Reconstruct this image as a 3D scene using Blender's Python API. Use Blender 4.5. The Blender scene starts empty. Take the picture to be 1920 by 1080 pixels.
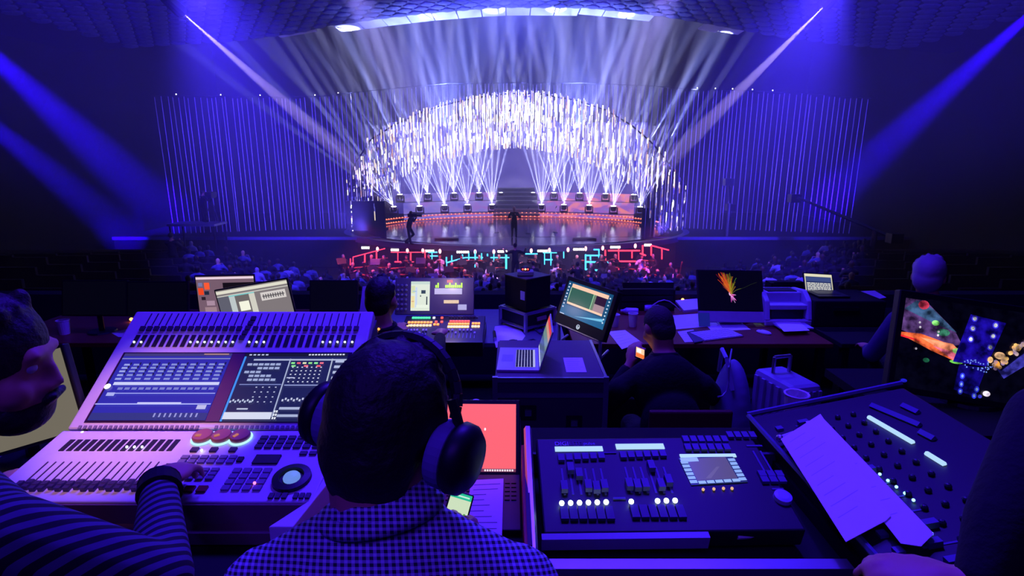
import bpy, bmesh, math, random
from math import radians, sin, cos, pi, sqrt, atan2
from mathutils import Vector, Matrix, Euler
V = Vector
C = bpy.context.scene.collection
S = bpy.context.scene

# ------------------------------------------------------------------ camera, world, exposure
PITCH = radians(13.4); FPX = 1050.0; EYE = 1.65
cam = bpy.data.cameras.new('camera'); cam_ob = bpy.data.objects.new('camera', cam); C.objects.link(cam_ob)
cam.lens = FPX / 1920 * 36; cam.sensor_width = 36; cam.clip_start = .02; cam.clip_end = 200
cam_ob.location = (0, 0, EYE); cam_ob.rotation_euler = (pi / 2 - PITCH, 0, 0); S.camera = cam_ob
S.view_settings.view_transform = 'Standard'; S.view_settings.look = 'None'
S.view_settings.gamma = 1; S.view_settings.use_curve_mapping = False
S.view_settings.exposure = 0.0
world = bpy.data.worlds.new('dark_hall'); S.world = world; world.use_nodes = True
world.node_tree.nodes['Background'].inputs[0].default_value = (.02, .004, .3, 1)
world.node_tree.nodes['Background'].inputs[1].default_value = .022
S.cycles.volume_bounces = 0; S.cycles.max_bounces = 5; S.cycles.diffuse_bounces = 2; S.cycles.glossy_bounces = 3
S.cycles.use_denoising = True; S.cycles.caustics_reflective = False; S.cycles.caustics_refractive = False
S.cycles.sample_clamp_indirect = 4; S.cycles.use_light_tree = True

def ray(px, py):
    u = (px - 960) / FPX; v = (540 - py) / FPX
    return V((u, cos(PITCH) + v * sin(PITCH), -sin(PITCH) + v * cos(PITCH)))
def W(px, py, Y):                     # a point of the photo on the upright plane y = Y
    d = ray(px, py); return V((0, 0, EYE)) + d * (Y / d.y)
def G(px, py, z):                     # a point of the photo on the level plane z
    d = ray(px, py); return V((0, 0, EYE)) + d * ((z - EYE) / d.z)
def D(px, py, t):
    return V((0, 0, EYE)) + ray(px, py) * t
def lerp(a, b, t): return a + (b - a) * t
def interp(pts, x):
    if x <= pts[0][0]: return pts[0][1]
    for (a, b), (c, d) in zip(pts, pts[1:]):
        if x <= c: return b + (d - b) * (x - a) / (c - a)
    return pts[-1][1]
def c(r, g, b, k=1.0):
    f = lambda q: (q / 255 / 12.92 if q < 10.3 else ((q / 255 + .055) / 1.055) ** 2.4)
    return (f(r) * k, f(g) * k, f(b) * k, 1)

def aim(ob, t):
    ob.rotation_euler = (V(t) - ob.location).to_track_quat('-Z', 'Y').to_euler()
def spot(name, p, t, half, E, col, blend=.3, soft=.0):
    l = bpy.data.lights.new(name, 'SPOT'); l.energy = E; l.color = col; l.spot_size = 2 * radians(half)
    l.spot_blend = blend; l.shadow_soft_size = soft
    o = bpy.data.objects.new(name, l); C.objects.link(o); o.location = p; aim(o, t); return o
def area(name, p, t, sx, sy, E, col):
    l = bpy.data.lights.new(name, 'AREA'); l.shape = 'RECTANGLE'; l.size = sx; l.size_y = sy; l.energy = E; l.color = col
    o = bpy.data.objects.new(name, l); C.objects.link(o); o.location = p; aim(o, t); return o
def point(name, p, E, col, r=.05):
    l = bpy.data.lights.new(name, 'POINT'); l.energy = E; l.color = col; l.shadow_soft_size = r
    o = bpy.data.objects.new(name, l); C.objects.link(o); o.location = p; return o

BLUE = (.05, .012, 1.0)
# the blue house wash over the control desks
area('blue_wash', (.3, 3.6, 4.6), (.1, 1.7, .8), 2.6, 1.2, 300, BLUE)
spot('blue_wash', (-.6, 3.4, 4.0), (-.80, 1.45, .95), 12, 420, BLUE, .7, .2)
spot('blue_wash', (.9, 2.6, 4.2), (1.0, 1.15, .9), 13, 420, BLUE, .6, .1)
spot('blue_wash', (1.9, 7, 5.0), (1.6, 4.3, .3), 16, 950, (.075, .05, 1), .6, .1)
spot('blue_wash', (-.6, 7, 5.0), (-.2, 3.6, .3), 16, 700, (.075, .05, 1), .6, .1)
area('rear_blue_fill', (-.6, -1.6, 4.4), (-.1, 1.2, .6), 3.0, 1.2, 70, (.09, .02, .9))  # unseen fill added behind the camera to lift the dark front faces
spot('rear_blue_fill', (-1.6, -.9, 3.6), (-.45, .75, 1.0), 13, 75, BLUE, .8, .15)
# warm pink gooseneck light on the left of the grey lighting desk
spot('desk_light', (-1.02, 1.05, 2.0), (-1.03, 1.45, .92), 17, 58, (1, .42, .42), .9, .03)
# washes on audience, hanging strings and stage, plus added haze, ceiling and cove fills
for sx in (-1, 1):
    spot('audience_wash', (sx * 8, 15, 6.6), (sx * 9, 23, -4), 26, 24000, (.06, .03, 1), .9, .2)
    spot('audience_wash', (sx * 2.5, 16, 7.4), (sx * 3, 24, -4.5), 20, 15000, (.08, .04, 1), .9, .2)
    spot('string_wash', (sx * 7, 27, -2.0), (sx * 14, 36, 2.0), 34, 11000, (.12, .08, 1), .9, .1)
    spot('wing_haze_fill', (sx * 8, 15, 6.6), (sx * 14.5, 37, .5), 22, 62000, (.05, .025, 1), 1, .2)  # unseen fill added to turn the haze at the sides bluer
    spot('stage_wash', (sx * 5, 17, 7.2), (sx * 3, 38, -2), 11, 60000, (.36, .30, 1), .8, .2)
    spot('ceiling_fill', (sx * 4, -1.2, 3.2), (sx * 12, 28, 8.2), 24, 26000, (.06, .03, 1), .9, .2)  # unseen fill added behind the camera to brighten the ceiling
    spot('cove_fill', (sx * 4.5, 40, 3.4), (sx * 4.2, 34, 9.2), 34, 30000, (.16, .22, 1), .9, .1)  # unseen fill added behind the arch for the cove and upper haze
spot('hall_haze_fill', (0, 18, 7.6), (0, 40, 5), 26, 70000, (.09, .10, 1), 1, .2)  # unseen fill added to tint the middle haze blue
# ------------------------------------------------------------------ mesh helpers
def wm(o):
    m = o.matrix_basis.copy(); p = o.parent
    while p: m = p.matrix_basis @ m; p = p.parent
    return m
class MB:
    def __init__(s, M=None): s.v = []; s.f = []; s.cc = []; s.M = M or Matrix()
    def add(s, vs, fs, col=None):
        o = len(s.v); s.v += [s.M @ V(p) for p in vs]; s.f += [tuple(i + o for i in f) for f in fs]; s.cc += [col] * len(vs); return s
    def box(s, ctr, d, R=None, col=None):
        vs = []
        for z in (-.5, .5):
            for x, y in ((-.5, -.5), (.5, -.5), (.5, .5), (-.5, .5)):
                q = V((x * d[0], y * d[1], z * d[2]))
                if R is not None: q = R @ q
                vs.append(q + V(ctr))
        return s.add(vs, [(3, 2, 1, 0), (4, 5, 6, 7), (0, 1, 5, 4), (1, 2, 6, 5), (2, 3, 7, 6), (3, 0, 4, 7)], col)
    def b2(s, a, b, col=None):
        return s.box([(a[i] + b[i]) / 2 for i in range(3)], [abs(b[i] - a[i]) for i in range(3)], None, col)
    def tube(s, a, b, r, r2=None, n=8, col=None):
        a = V(a); b = V(b); r2 = r if r2 is None else r2; d = (b - a)
        if d.length < 1e-6: return s
        q = d.to_track_quat('Z', 'Y').to_matrix(); vs = []
        for p, rr in ((a, r), (b, r2)):
            for k in range(n): vs.append(p + q @ V((cos(2 * pi * k / n) * rr, sin(2 * pi * k / n) * rr, 0)))
        fs = [(k, (k + 1) % n, n + (k + 1) % n, n + k) for k in range(n)] + [tuple(range(n - 1, -1, -1)), tuple(range(n, 2 * n))]
        return s.add(vs, fs, col)
    def path(s, pts, r, n=6):
        for a, b in zip(pts, pts[1:]): s.tube(a, b, r, r, n)
        return s
    def ring(s, ctr, R, r, n=24, m=6, a0=0, a1=2 * pi, nrm=None):
        q = V(nrm).to_track_quat('Z', 'Y').to_matrix() if nrm else Matrix.Identity(3)
        full = abs(a1 - a0 - 2 * pi) < 1e-4; N = n if full else n + 1; vs = []
        for i in range(N):
            a = a0 + (a1 - a0) * i / n
            for j in range(m):
                b = 2 * pi * j / m; rr = R + r * cos(b)
                vs.append(V(ctr) + q @ V((rr * cos(a), rr * sin(a), r * sin(b))))
        fs = []
        for i in range(n):
            for j in range(m):
                i2 = (i + 1) % N; fs.append((i * m + j, i2 * m + j, i2 * m + (j + 1) % m, i * m + (j + 1) % m))
        return s.add(vs, fs)
    def ball(s, ctr, r, n=12, m=7, col=None):
        r = (r, r, r) if isinstance(r, (int, float)) else r
        vs = [V(ctr) + V((0, 0, -r[2]))]
        for j in range(1, m):
            t = -pi / 2 + pi * j / m
            for k in range(n): vs.append(V(ctr) + V((r[0] * cos(t) * cos(2 * pi * k / n), r[1] * cos(t) * sin(2 * pi * k / n), r[2] * sin(t))))
        vs.append(V(ctr) + V((0, 0, r[2]))); L = len(vs) - 1; fs = []
        for k in range(n):
            k2 = (k + 1) % n; fs.append((0, 1 + k2, 1 + k)); fs.append((L, L - n + k, L - n + k2))
            for j in range(m - 2): a = 1 + j * n; fs.append((a + k, a + k2, a + n + k2, a + n + k))
        return s.add(vs, fs, col)
    def lathe(s, prof, ctr=(0, 0, 0), n=20):
        vs = [V(ctr) + V((r * cos(2 * pi * k / n), r * sin(2 * pi * k / n), z)) for r, z in prof for k in range(n)]
        fs = [(j * n + k, j * n + (k + 1) % n, (j + 1) * n + (k + 1) % n, (j + 1) * n + k) for j in range(len(prof) - 1) for k in range(n)]
        fs += [tuple(range(n - 1, -1, -1)), tuple(range((len(prof) - 1) * n, len(prof) * n))]
        return s.add(vs, fs)
    def prism(s, pts, z0, z1, col=None):
        n = len(pts); vs = [(x, y, z0) for x, y in pts] + [(x, y, z1) for x, y in pts]
        return s.add(vs, [tuple(range(n - 1, -1, -1)), tuple(range(n, 2 * n))] + [(k, (k + 1) % n, n + (k + 1) % n, n + k) for k in range(n)], col)
    def quad(s, a, b, cc, d, col=None): return s.add([a, b, cc, d], [(0, 1, 2, 3)], col)
    def mesh(s, name, mat, inv=None):
        me = bpy.data.meshes.new(name)
        me.from_pydata([tuple(inv @ p) if inv else tuple(p) for p in s.v], [], s.f)
        if any(x is not None for x in s.cc):
            at = me.attributes.new('Col', 'FLOAT_COLOR', 'POINT')
            at.data.foreach_set('color', [q for x in s.cc for q in (x or (0, 0, 0, 1))])
        if mat: me.materials.append(mat)
        return me
    def build(s, name, mat, parent=None, loc=None, smooth=False, bevel=0):
        inv = None; o = bpy.data.objects.new(name, None)
        if parent is not None: inv = wm(parent).inverted()
        elif loc is not None: inv = Matrix.Translation(-V(loc))
        me = s.mesh(name, mat, inv); bpy.data.objects.remove(o)
        o = bpy.data.objects.new(name, me); C.objects.link(o)
        if parent is not None: o.parent = parent
        elif loc is not None: o.location = loc
        if smooth:
            me.polygons.foreach_set('use_smooth', [True] * len(me.polygons))
        if bevel:
            b = o.modifiers.new('bevel', 'BEVEL'); b.width = bevel; b.segments = 2; b.limit_method = 'ANGLE'
        return o
def tag(o, label=None, cat=None, group=None, kind=None):
    if label: o['label'] = label
    if cat: o['category'] = cat
    if group: o['group'] = group
    if kind: o['kind'] = kind
    return o
def thing(name, label, cat, loc=(0, 0, 0), M=None, group=None):
    o = bpy.data.objects.new(name, None); C.objects.link(o); o.empty_display_size = .1
    o.matrix_basis = M if M is not None else Matrix.Translation(V(loc))
    return tag(o, label, cat, group)
def inst(name, me, parent, M, sub=None):
    o = bpy.data.objects.new(name, me); C.objects.link(o)
    if parent is not None: o.parent = parent; o.matrix_basis = wm(parent).inverted() @ M
    else: o.matrix_basis = M
    return o
def copy_tree(o, M=None, parent=None):
    r = o.copy(); C.objects.link(r)
    if parent is not None: r.parent = parent
    if M is not None: r.matrix_basis = M
    for ch in list(o.children): copy_tree(ch, None, r)
    return r
def T(x, y, z): return Matrix.Translation(V((x, y, z)))
def RZ(a): return Matrix.Rotation(a, 4, 'Z')
def frame3(BL, BR, TL):
    X = V(BR) - V(BL); w = X.length; X.normalize(); Y = V(TL) - V(BL); Y -= X * Y.dot(X); h = Y.length; Y.normalize(); Z = X.cross(Y)
    M = Matrix((X, Y, Z)).transposed().to_4x4(); M.translation = V(BL); return M, w, h

# ------------------------------------------------------------------ materials
MATS = {}
def mat(name, col, rough=.6, metal=0, emit=0, var=.12, scale=14, bump=.0, spec=.4, ecol=None):
    if name in MATS: return MATS[name]
    m = bpy.data.materials.new(name); m.use_nodes = True; nt = m.node_tree; b = nt.nodes['Principled BSDF']
    tc = nt.nodes.new('ShaderNodeTexCoord'); no = nt.nodes.new('ShaderNodeTexNoise'); no.inputs['Scale'].default_value = scale; no.inputs['Detail'].default_value = 4
    nt.links.new(tc.outputs['Object'], no.inputs['Vector'])
    mx = nt.nodes.new('ShaderNodeMix'); mx.data_type = 'RGBA'; col = tuple(col[:3])
    mx.inputs[6].default_value = tuple(q * (1 - var) for q in col) + (1,); mx.inputs[7].default_value = tuple(min(1, q * (1 + var)) for q in col) + (1,)
    nt.links.new(no.outputs['Fac'], mx.inputs[0]); nt.links.new(mx.outputs[2], b.inputs['Base Color'])
    b.inputs['Roughness'].default_value = rough; b.inputs['Metallic'].default_value = metal; b.inputs['Specular IOR Level'].default_value = spec
    if bump:
        bp = nt.nodes.new('ShaderNodeBump'); bp.inputs['Strength'].default_value = bump; bp.inputs['Distance'].default_value = .01
        nt.links.new(no.outputs['Fac'], bp.inputs['Height']); nt.links.new(bp.outputs['Normal'], b.inputs['Normal'])
    if emit:
        b.inputs['Emission Color'].default_value = tuple((ecol or col)[:3]) + (1,); b.inputs['Emission Strength'].default_value = emit
    MATS[name] = m; return m
def glow(name, col, k, sample=False):
    if name in MATS: return MATS[name]
    m = mat(name, (.02, .02, .02), .5, 0, k, ecol=col)
    if not sample: m.cycles.emission_sampling = 'NONE'
    return m
def screen_mat():
    if 'lit_screen' in MATS: return MATS['lit_screen']
    m = mat('lit_screen', (.01, .01, .012), .25); nt = m.node_tree; b = nt.nodes['Principled BSDF']
    a = nt.nodes.new('ShaderNodeAttribute'); a.attribute_name = 'Col'
    nt.links.new(a.outputs['Color'], b.inputs['Emission Color']); b.inputs['Emission Strength'].default_value = 1
    return m
black_plastic = mat('black_plastic', c(22, 22, 26), .45)
black_matt = mat('black_matt', c(10, 10, 12), .85)
dark_metal = mat('dark_metal', c(60, 60, 70), .35, .8)
steel = mat('brushed_steel', c(185, 185, 195), .35, .85)
grey_shell = mat('grey_console_shell', c(205, 200, 205), .5)
white_paper = mat('white_paper', c(235, 235, 240), .8, var=.04)
white_plastic = mat('white_plastic', c(225, 225, 230), .4)
alu = mat('silver_aluminium', c(200, 200, 208), .4, .3)
brown_wood = mat('brown_veneer', c(120, 62, 40), .45, var=.3, scale=6)
skin = mat('skin', c(196, 140, 112), .55, var=.08)
dark_cloth = mat('black_cloth', c(17, 17, 20), .9, bump=.3, scale=60)
navy_cloth = mat('dark_navy_cloth', c(30, 32, 48), .9, bump=.3, scale=60)
dark_hair = mat('dark_hair', c(34, 27, 25), .6, var=.4, scale=60, bump=.6)
ink = mat('grey_ink', c(80, 80, 95), .8)

def tri_quad(M, p, q, r, t, z): return [M @ V((x, y, z)) for x, y in (p, q, r, t)]
def screen(parent, M, w, h, bg, items, z=.0015, name='screen', mt=None):
    """a lit display: coloured areas in unit coordinates of the panel, one thin mesh"""
    m = MB(M); m.b2((0, 0, z - .001), (w, h, z), bg); k = 0
    for it in items:
        k += 1; zz = z + .00012 * k if k < 40 else z + .00012 * 40
        if it[0] == 'r':
            _, x0, y0, x1, y1, col = it
            m.quad((x0 * w, y0 * h, zz), (x1 * w, y0 * h, zz), (x1 * w, y1 * h, zz), (x0 * w, y1 * h, zz), col)
        elif it[0] == 'e':
            _, x, y, rx, ry, col = it; n = 14
            m.add([(x * w + rx * w * cos(2 * pi * i / n), y * h + ry * h * sin(2 * pi * i / n), zz) for i in range(n)], [tuple(range(n))], col)
        elif it[0] == 'l':
            _, pts, wd, col = it
            for a, b in zip(pts, pts[1:]):
                a = V((a[0] * w, a[1] * h, zz)); b = V((b[0] * w, b[1] * h, zz)); d = (b - a).normalized(); n = V((-d.y, d.x, 0)) * wd * w / 2
                m.quad(a - n, b - n, b + n, a + n, col)
        elif it[0] == 'p':
            _, pts, col = it; m.add([(x * w, y * h, zz) for x, y in pts], [tuple(range(len(pts)))], col)
    return m.build(name, mt or screen_mat(), parent)

def video_screen_mat():
    if 'video_screen' in MATS: return MATS['video_screen']
    m = mat('video_screen', (.01, .01, .012), .25); nt = m.node_tree; b = nt.nodes['Principled BSDF']
    a = nt.nodes.new('ShaderNodeAttribute'); a.attribute_name = 'Col'; tc = nt.nodes.new('ShaderNodeTexCoord')
    no = nt.nodes.new('ShaderNodeTexNoise'); no.inputs['Scale'].default_value = 28; no.inputs['Detail'].default_value = 5; nt.links.new(tc.outputs['Object'], no.inputs['Vector'])
    mr = nt.nodes.new('ShaderNodeMapRange'); mr.inputs[1].default_value = .35; mr.inputs[2].default_value = .65; mr.inputs[3].default_value = .15; mr.inputs[4].default_value = 1.5; nt.links.new(no.outputs['Fac'], mr.inputs[0])
    mx = nt.nodes.new('ShaderNodeMix'); mx.data_type = 'RGBA'; mx.blend_type = 'MULTIPLY'; mx.inputs[0].default_value = 1; nt.links.new(a.outputs['Color'], mx.inputs[6]); nt.links.new(mr.outputs[0], mx.inputs[7])
    nt.links.new(mx.outputs[2], b.inputs['Emission Color']); b.inputs['Emission Strength'].default_value = 1
    return m

# ------------------------------------------------------------------ bodies: many soft volumes fused into one surface
def blob(name, prims, mt, parent, vox=.01, sm=6, loc=None, mesh_only=False):
    bm = bmesh.new()
    for p in prims:
        b = bmesh.new()
        if p[0] == 'c':
            _, a, r, e, r2 = p
            for q, rr in ((a, r), (e, r2)): bmesh.ops.create_icosphere(b, subdivisions=2, radius=rr, matrix=Matrix.Translation(V(q)))
            res = bmesh.ops.convex_hull(b, input=list(b.verts))
            kill = [g for g in set(res['geom_interior'] + res['geom_unused']) if isinstance(g, bmesh.types.BMVert)]
            bmesh.ops.delete(b, geom=kill, context='VERTS')
        else:
            _, ctr, r = p[:3]; R = p[3] if len(p) > 3 else Matrix.Identity(3)
            bmesh.ops.create_icosphere(b, subdivisions=3, radius=1, matrix=Matrix.Translation(V(ctr)) @ R.to_4x4() @ Matrix.Diagonal((*r, 1)))
        t = bpy.data.meshes.new('t'); b.to_mesh(t); b.free(); bm.from_mesh(t); bpy.data.meshes.remove(t)
    me = bpy.data.meshes.new(name); bm.to_mesh(me); bm.free()
    o = bpy.data.objects.new('t', me); C.objects.link(o)
    r = o.modifiers.new('r', 'REMESH'); r.mode = 'VOXEL'; r.voxel_size = vox; r.use_smooth_shade = True
    if sm: s = o.modifiers.new('s', 'SMOOTH'); s.iterations = sm; s.factor = .5
    dg = bpy.context.evaluated_depsgraph_get(); out = bpy.data.meshes.new_from_object(o.evaluated_get(dg))
    bpy.data.objects.remove(o); bpy.data.meshes.remove(me); out.name = name; out.materials.clear(); out.materials.append(mt)
    if mesh_only: return out
    inv = wm(parent).inverted() if parent is not None else Matrix.Translation(-V(loc or (0, 0, 0)))
    out.transform(inv); o = bpy.data.objects.new(name, out); C.objects.link(o)
    if parent is not None: o.parent = parent
    else: o.location = loc or (0, 0, 0)
    return o
def hand_prims(wrist, d, up, thumb, curl=.5, k=1.08, spread=.10):
    """palm, four fingers of unequal length and a thumb; d = pointing, up = back of the hand, thumb = +1 / -1 side"""
    d = V(d).normalized(); up = V(up); up = (up - d * up.dot(d)).normalized(); s = d.cross(up) * thumb; W0 = V(wrist); P = []
    palm = W0 + d * .05 * k
    Rm = Matrix((s, d, up)).transposed()
    P.append(('e', palm, (.041 * k, .052 * k, .016 * k), Rm)); P.append(('c', W0, .026 * k, palm, .022 * k))
    for i, (L, r) in enumerate(((.068, .0092), (.078, .0095), (.072, .009), (.056, .008))):
        off = .032 - i * .0205; p = W0 + (d * (.088 - .006 * abs(i - 1)) + s * off) * k; dirv = (d + s * spread * (1.3 - i * .9)).normalized()
        P.append(('c', W0 + (d * .055 + s * off * .8) * k, .011 * k, p, .010 * k))
        ang = curl * .55
        for frac in (.45, .3, .25):
            dv = (dirv * cos(ang) - up * sin(ang)); q = p + dv * L * frac * k
            P.append(('c', p, r * k, q, r * .93 * k)); p = q; ang += curl * .8
    a = W0 + (d * .022 + s * .028) * k; b = a + (d * .035 + s * .028 - up * .012) * k; e = b + (d * .034 + s * .006 - up * .010) * k
    P += [('c', a, .014 * k, b, .0115 * k), ('c', b, .0112 * k, e, .0098 * k)]
    return P
def head_prims(h, R, k=1.0):
    q = lambda x, y, z: h + R @ V((x * k, y * k, z * k))
    P = [('e', q(0, -.012, .022), (.076 * k, .096 * k, .100 * k), R), ('e', q(0, .030, -.045), (.058 * k, .062 * k, .070 * k), R),
         ('e', q(0, .052, -.095), (.034 * k, .030 * k, .024 * k), R), ('c', q(0, .082, .018), .010 * k, q(0, .100, -.022), .011 * k),
         ('c', q(-.016, .094, -.028), .008 * k, q(.016, .094, -.028), .008 * k),
         ('c', q(-.04, .076, .038), .012 * k, q(.04, .076, .038), .012 * k), ('c', q(-.02, .088, -.056), .008 * k, q(.02, .088, -.056), .008 * k),
         ('c', q(-.018, .086, -.068), .009 * k, q(.018, .086, -.068), .009 * k)]
    for s in (-1, 1):
        P += [('e', q(s * .079, -.012, -.004), (.012 * k, .022 * k, .034 * k), R), ('e', q(s * .05, .05, -.03), (.022 * k, .03 * k, .03 * k), R)]
    return P
def hair_prims(h, R, k=1.0, long=0.0):
    q = lambda x, y, z: h + R @ V((x * k, y * k, z * k))
    P = [('e', q(0, -.020, .036), (.082 * k, .098 * k, .098 * k), R), ('e', q(0, -.056, -.008), (.074 * k, .058 * k, .082 * k), R)]
    if long: P += [('e', q(0, -.05, -.05 - long * .5), (.095 * k, .07 * k, .09 * k + long * .5), R)]
    return P
# ================================================================== THE SETTING
random.seed(7)
wall_m = mat('auditorium_wall', c(26, 25, 38), .9, var=.25, scale=3)
ceil_m = mat('ceiling_plaster', c(50, 52, 84), .9, var=.2)
tile_m = mat('ceiling_tile', c(100, 102, 150), .85, var=.2)
pale_m = mat('pale_cove_panel', c(215, 215, 225), .7, var=.06)
floor_m = mat('black_stage_floor', c(20, 19, 26), .75, var=.3, scale=5)
carpet_m = mat('dark_carpet', c(34, 30, 44), .95, var=.3, scale=40)
HZ = 48.0
def struct(name, m, mt, parent=None, **k):
    o = m.build(name, mt, parent, **k)
    if parent is None: o['kind'] = 'structure'
    return o
struct('floor', MB().b2((-7, -2.4, -.25), (7, 2.35, 0)), carpet_m)
struct('floor_lower_tier', MB().b2((-9, 2.35, -.7), (9, 5.5, -.45)), carpet_m)
fl = lambda Y: -1.2 - .147 * Y
def flx(x, Y): return fl(Y) + min(1.5, .22 * max(0, abs(x) - 8))
xs_ = [-26, -14.82, -8, 8, 14.82, 26]; n = 6; m = MB()
m.add([(x, Y, flx(x, Y)) for Y in (5.5, 26.4) for x in xs_] + [(x, Y, -6) for Y in (5.5, 26.4) for x in xs_], [(i, i + 1, n + i + 1, n + i) for i in range(n - 1)] + [(n + i, n + i + 1, 3 * n + i + 1, 3 * n + i) for i in range(n - 1)] + [(i + 1, i, 2 * n + i, 2 * n + i + 1) for i in range(n - 1)])
struct('floor_audience', m, carpet_m)
struct('floor_orchestra_pit', MB().b2((-26, 26.4, -6), (26, 34, -5.15)), floor_m)
struct('wall_back', MB().b2((-26, HZ, -6), (26, HZ + .4, 14)), wall_m)
struct('wall_left', MB().b2((-24.4, -3, -6), (-24, HZ, 14)), wall_m)
struct('wall_right', MB().b2((24, -3, -6), (24.4, HZ, 14)), wall_m)
struct('wall_front', MB().b2((-26, -3.4, -6), (26, -3, 14)), wall_m)
# low parapet in front of the control desks
struct('wall_parapet', MB().b2((-9, 5.15, -2.2), (9, 5.3, .36)), wall_m)

# ceiling: a shallow vault whose front edge shows as an arc over the stage
EDGE = [(-400, 105), (0, 92), (300, 85), (440, 77), (560, 62), (620, 48), (700, 37), (800, 25), (900, 17), (960, 14), (1100, 15), (1230, 29), (1340, 47), (1440, 66), (1560, 82), (1920, 95), (2300, 105)]
CE = [W(x, y, 33.0) for x, y in EDGE]; CE = [(-26.0, CE[1].z - .3)] + [(p.x, p.z) for p in CE if abs(p.x) < 25] + [(26.0, CE[-2].z - .3)]
cz = lambda x: interp(CE, x)
def vault(Y0, Y1, th):
    m = MB(); xs = [-26 + i * 1.0 for i in range(53)]; n = len(xs)
    m.add([(x, Y, cz(x) + t) for t in (0, th) for Y in (Y0, Y1) for x in xs],
          [(i, i + 1, n + i + 1, n + i) for i in range(n - 1)] + [(2 * n + i, 3 * n + i, 3 * n + i + 1, 2 * n + i + 1) for i in range(n - 1)]
          + [(n + i, n + i + 1, 3 * n + i + 1, 3 * n + i) for i in range(n - 1)])
    return m
ceiling = struct('ceiling', vault(-3, 33, .5), ceil_m)
tm = MB(); tm.lathe([(.40, 0), (.36, -.07), (.2, -.11)], n=7); tme = tm.mesh('ceiling_tile', tile_m)
spots = []
for j in range(15):
    for i in range(-24, 25):
        x = i * .86 + (j % 2) * .43; Y = 32.5 - j * .74
        if abs(x) < 22: spots.append((x, Y))
spots.sort(key=lambda q: (abs(q[1] - 27) * .8 + abs(abs(q[0]) - 9) * .6))
mm = MB()
for k, (x, Y) in enumerate(spots):
    sl = atan2(cz(x + .3) - cz(x - .3), .6); M = T(x, Y, cz(x)) @ Matrix.Rotation(-sl, 4, 'Y')
    if k < 280: inst('ceiling_tile', tme, ceiling, M)
    else:
        mm.M = M; mm.lathe([(.40, 0), (.36, -.07), (.2, -.11)], n=7)
o = mm.build('ceiling_tiles', tile_m, ceiling); o['kind'] = 'stuff'
# pale cove panels along the front edge of the vault
cove = None
def cove_panel(x0, x1, dz=.50, Y=33.05):
    m = MB(); a = V((x0, Y, cz(x0) + .05)); b = V((x1, Y, cz(x1) + .05)); dn = V((0, dz * 3.6, -.03)); th = V((0, 0, .08))
    m.add([a, b, b + dn, a + dn, a + th, b + th, b + dn + th, a + dn + th], [(0, 3, 2, 1), (4, 5, 6, 7), (0, 1, 5, 4), (3, 7, 6, 2), (0, 4, 7, 3), (1, 2, 6, 5)])
    return m
x = W(622, 50, 33).x; X1 = W(1232, 30, 33).x; k = 0
cove = struct('trim_1', cove_panel(x, x + 1.30), pale_m); x += 1.36
while x < X1 - .5:
    cove_panel(x, min(x + 1.30, X1), .50 - .1 * (k > 8)).build('cove_panel', pale_m, cove); x += 1.36; k += 1
cove_panel(W(518, 70, 33).x, W(588, 57, 33).x, .16).build('cove_panel', pale_m, cove)
cove_panel(W(1326, 44, 33).x, W(1360, 52, 33).x, .42).build('cove_panel', pale_m, cove)
cove_panel(W(1362, 52, 33).x, W(1398, 60, 33).x, .30).build('cove_panel', pale_m, cove)

# haze that the beams draw in
hm = bpy.data.materials.new('theatre_haze'); hm.use_nodes = True; nt = hm.node_tree; nt.nodes.clear()
out = nt.nodes.new('ShaderNodeOutputMaterial'); vs = nt.nodes.new('ShaderNodeVolumeScatter')
vs.inputs['Density'].default_value = .011; vs.inputs['Anisotropy'].default_value = .15; vs.inputs['Color'].default_value = (.92, .92, 1, 1)
nt.links.new(vs.outputs[0], out.inputs['Volume'])
haze = MB()
for y0, y1 in ((7, 18), (18, 26), (26, 32), (32, 36.2), (36.2, 39.2)): haze.b2((-23.9, y0 + .01, -5.9), (23.9, y1, 11.5))
for y0, y1 in ((39.2, 43.2), (43.2, 45.2), (45.2, HZ - .1)): haze.b2((-23.9, y0 + .01, 3.8), (23.9, y1, 11.5)); haze.b2((-23.9, y0 + .01, -5.9), (-10.8, y1, 3.79)); haze.b2((11.8, y0 + .01, -5.9), (23.9, y1, 3.79))
haze = haze.build('haze', hm)
hm2 = hm.copy(); hm2.name = 'stage_fog'; hm2.node_tree.nodes['Volume Scatter'].inputs['Density'].default_value = .024
fog = MB()
for y0, y1 in ((39.2, 43.2), (43.2, 44.6), (44.6, 45.7), (45.7, 47.2)): fog.b2((-10.79, y0 + .02, -3.1), (11.79, y1, 3.78))
tag(fog.build('stage_fog', hm2), 'denser fog inside the arch that shows the fans of white beams', 'fog', None, 'stuff'); tag(haze, 'thin theatre haze filling the hall in front of the stage', 'haze', None, 'stuff')

# ------------------------------------------------------------------ stage
SZ = -3.18; SC = V((.3, 37.2, SZ))
gloss_m = mat('glossy_stage_floor', c(34, 34, 104), .13, var=.15, scale=3, spec=.9)
stage_face = mat('dark_stage_front', c(26, 24, 44), .6, var=.2)
def ell(rx, ry, a0, a1, n): return [(SC.x + rx * cos(a0 + (a1 - a0) * i / n), SC.y + ry * sin(a0 + (a1 - a0) * i / n)) for i in range(n + 1)]
struct('floor_stage', MB().b2((-24, 33.5, -5), (24, HZ, SZ - .02)), floor_m)
struct('trim_stage_edge', MB().b2((-24, 33.38, SZ - .16), (24, 33.5, SZ + .02)), mat('stage_edge', c(110, 100, 150), .4))
apron = thing('round_stage', 'glossy oval show floor with a dark front in the middle of the stage', 'stage', (SC.x, 30.0, -4.9))
pts = ell(11.2, 7.2, pi, 2 * pi, 40)
MB().prism(pts, -4.9, SZ - .04).build('stage_front', stage_face, apron)
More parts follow.
